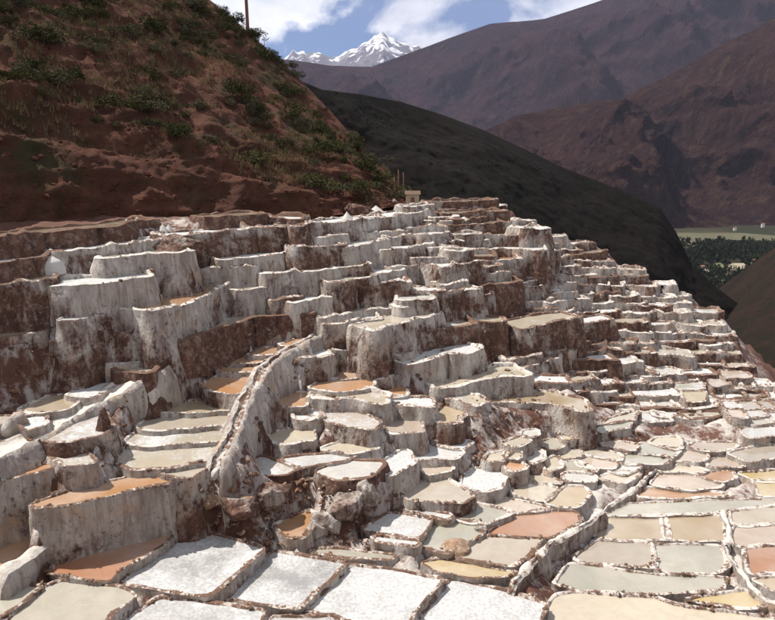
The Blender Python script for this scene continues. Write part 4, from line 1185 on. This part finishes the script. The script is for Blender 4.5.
# scrub on the dark hill, one mass
M['leaf_d'] = mat_leaf('shade_toned_scrub_leaf', (.008, .007, .004), (.014, .011, .007))  # leaves carry the same painted cloud shade as the slope under them
M['leaf_v'] = mat_leaf('valley_tree_leaf', (.014, .018, .010), (.032, .038, .018))
def woods(name, spots, mat, label, nl, seed):
    base = [leaf_clump('c', seed + k, None, nl, 1.0, .9, .26, .3) for k in range(5)]; vv, ff = [], []
    B2 = [(np.array([tuple(q) for q in b[0]]), np.array(b[1])) for b in base]
    VV, FF, off = [], [], 0
    for (q, sx, sz) in spots:
        V, Fc = B2[r.randrange(5)]; an = r.uniform(0, 6.28); c, s = math.cos(an), math.sin(an)
        X = (V[:, 0] * c - V[:, 1] * s) * sx + q.x; Y = (V[:, 0] * s + V[:, 1] * c) * sx + q.y
        VV.append(np.stack([X, Y, V[:, 2] * sz + q.z], 1)); FF.append(Fc + off); off += len(V)
    o = new_obj(name, np.concatenate(VV).tolist(), np.concatenate(FF).tolist(), mat, smooth=False); tag(o, label, 'woods', kind='stuff')
spots = []
while len(spots) < 4200:
    i, j = r.randrange(1, 219), r.randrange(20, 110); q = DG[j][i]
    if fbm(q.x * .03, q.y * .03, q.z * .03, 3) < r.uniform(-.5, .3): continue
    s_ = r.uniform(.2, .6); spots.append((q - Vector((0, 0, .3)), s_, s_ * r.uniform(.6, 1.0)))
while len(spots) < 5200:
    i, j = r.randrange(1, 119), r.randrange(5, 79); q = RG[j][i]; s_ = r.uniform(.2, .6); spots.append((q - Vector((0, 0, .3)), s_, s_ * r.uniform(.6, 1.0)))
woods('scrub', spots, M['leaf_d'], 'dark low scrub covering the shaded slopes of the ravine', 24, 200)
spots = []
while len(spots) < 420:
    u, v = r.uniform(668, 800), r.uniform(243, 292)
    inb = (246 < v < 263 and u > 700 - (v - 246)) or (r.random() < .32)
    if not inb or (727 < u < 747 and 262 < v < 273) or (712 < u < 725 and 262 < v < 271): continue
    s_ = r.uniform(4, 8); spots.append((at_z(u, v, VZ + 3), s_, s_ * r.uniform(1.2, 2.2)))
woods('valley_trees', spots, M['leaf_v'], 'dark belts of trees between the fields on the valley floor', 60, 300)

# ------------------------------------------------------------------ pole, hut, bare posts, far houses
M['pole'] = mat_plain('weathered_pole', (.16, .075, .05), .8, .25, 2)
def tube(pts, rads, k=10):
    vv, ff = [], []
    for q, ra in zip(pts, rads):
        for e in range(k): vv.append(Vector(q) + Vector((math.cos(e * 2 * math.pi / k) * ra, math.sin(e * 2 * math.pi / k) * ra, 0)))
    m = len(pts)
    ff = [(a * k + e, a * k + (e + 1) % k, (a + 1) * k + (e + 1) % k, (a + 1) * k + e) for a in range(m - 1) for e in range(k)]
    ff.append(tuple(range((m - 1) * k, m * k))); return vv, ff
def hill_pt(u, v):
    best = None
    for row in HG[:NS + 1]:
        for q in row[::2]:
            a, b = proj(q); d = (a - u) ** 2 + (b - v) ** 2
            if best is None or d < best[0]: best = (d, q)
    return best[1]
q = hill_pt(249, 35)
vv, ff = tube([(0, 0, -.8), (-.02, 0, 2.5), (-.07, 0, 5), (-.16, 0, 8.2)], [.17, .155, .14, .12])
tag(new_obj('utility_pole', vv, ff, M['pole'], loc=q), 'thin reddish wooden utility pole standing on the red hillside crest', 'pole')
M['adobe'] = mat_plain('adobe', (.40, .31, .22), .9, .2, 2); M['roofm'] = mat_plain('thatch', (.13, .085, .055), .9, .3, 4)
def box(x0, x1, y0, y1, z0, z1): 
    v_ = [(x, y, z) for z in (z0, z1) for y in (y0, y1) for x in (x0, x1)]
    return v_, [(0, 2, 3, 1), (4, 5, 7, 6), (0, 1, 5, 4), (2, 6, 7, 3), (0, 4, 6, 2), (1, 3, 7, 5)]
q = at_d(412.5, 203, 50.5); hz = q
t = empty('hut', q); t.scale = (.55,) * 3; tag(t, 'tiny cream adobe hut at the top end of the terraces', 'hut')
o = new_obj('wall', *box(-.85, .85, -.7, .7, -1.5, 1.25), M['adobe'], t, smooth=False)
o = new_obj('door', *box(-.25, .25, -.74, -.70, -.1, .8), M['pole'], t, smooth=False)
rv = [(-1.05, -.95, 1.2), (1.05, -.95, 1.2), (1.05, .95, 1.2), (-1.05, .95, 1.2), (-1.05, 0, 1.65), (1.05, 0, 1.65)]
new_obj('roof', rv, [(0, 1, 5, 4), (2, 3, 4, 5), (0, 4, 3), (1, 2, 5), (3, 2, 1, 0)], M['roofm'], t, smooth=False)
for (u, v, h_) in ((398, 192, 3.1), (403, 192, 2.7), (394, 193, 2.2)):
    q = at_d(u, v, 54); vv, ff = tube([(0, 0, -1.2), (.05, 0, h_ * .28), (.02, 0, h_ * .56)], [.06, .05, .03], 6)
    tag(new_obj('post', vv, ff, M['pole'], loc=q), ['tall bare wooden post behind the small hut', 'shorter bare wooden post nearest the small hut', 'shortest bare wooden post by the hillside foot'][0 if h_ == 3.1 else 1 if h_ == 2.7 else 2], 'post', 'posts behind the hut')
M['hwall'] = mat_plain('house_wall', (.62, .58, .52), .9, .1, .2); M['hroof'] = mat_plain('house_roof', (.25, .10, .06), .9, .2, .3)
for k, (u, v, L_) in enumerate(((763, 225, 9), (702, 268, 8), (753, 262, 9), (735, 229, 8))):
    q = at_z(u, v, VZ + 8) if v > 232 else at_d(u, v, 1290)
    t = empty('house', q); t.scale = (.6,) * 3; tag(t, ['white far house alone on the mountain foot', 'pale far house at the edge of the dark hill', 'pale far house among the valley trees', 'pale far house under the mountain above the long field'][k], 'house', 'far houses in the valley')
    new_obj('wall', *box(-L_ / 2, L_ / 2, -3, 3, -8, 4), M['hwall'], t, smooth=False)
    rv = [(-L_ / 2 - .5, -3.6, 3.9), (L_ / 2 + .5, -3.6, 3.9), (L_ / 2 + .5, 3.6, 3.9), (-L_ / 2 - .5, 3.6, 3.9), (-L_ / 2 - .5, 0, 6.2), (L_ / 2 + .5, 0, 6.2)]
    new_obj('roof', rv, [(0, 1, 5, 4), (2, 3, 4, 5), (0, 4, 3), (1, 2, 5), (3, 2, 1, 0)], M['hroof'], t, smooth=False)

# ------------------------------------------------------------------ air
m = bpy.data.materials.new('valley_air'); m.use_nodes = True; nt = m.node_tree; nt.nodes.clear()
pv = nt.nodes.new('ShaderNodeVolumePrincipled'); ou = nt.nodes.new('ShaderNodeOutputMaterial'); nt.links.new(pv.outputs['Volume'], ou.inputs['Volume'])
pv.inputs['Color'].default_value = (.68, .72, 1.0, 1); pv.inputs['Density'].default_value = 2.8e-5; pv.inputs['Anisotropy'].default_value = .1
v_, f_ = box(-24000, 24000, -300, 21500, -9200, 4200)
tag(new_obj('haze', v_, f_, m, smooth=False), kind='stuff')
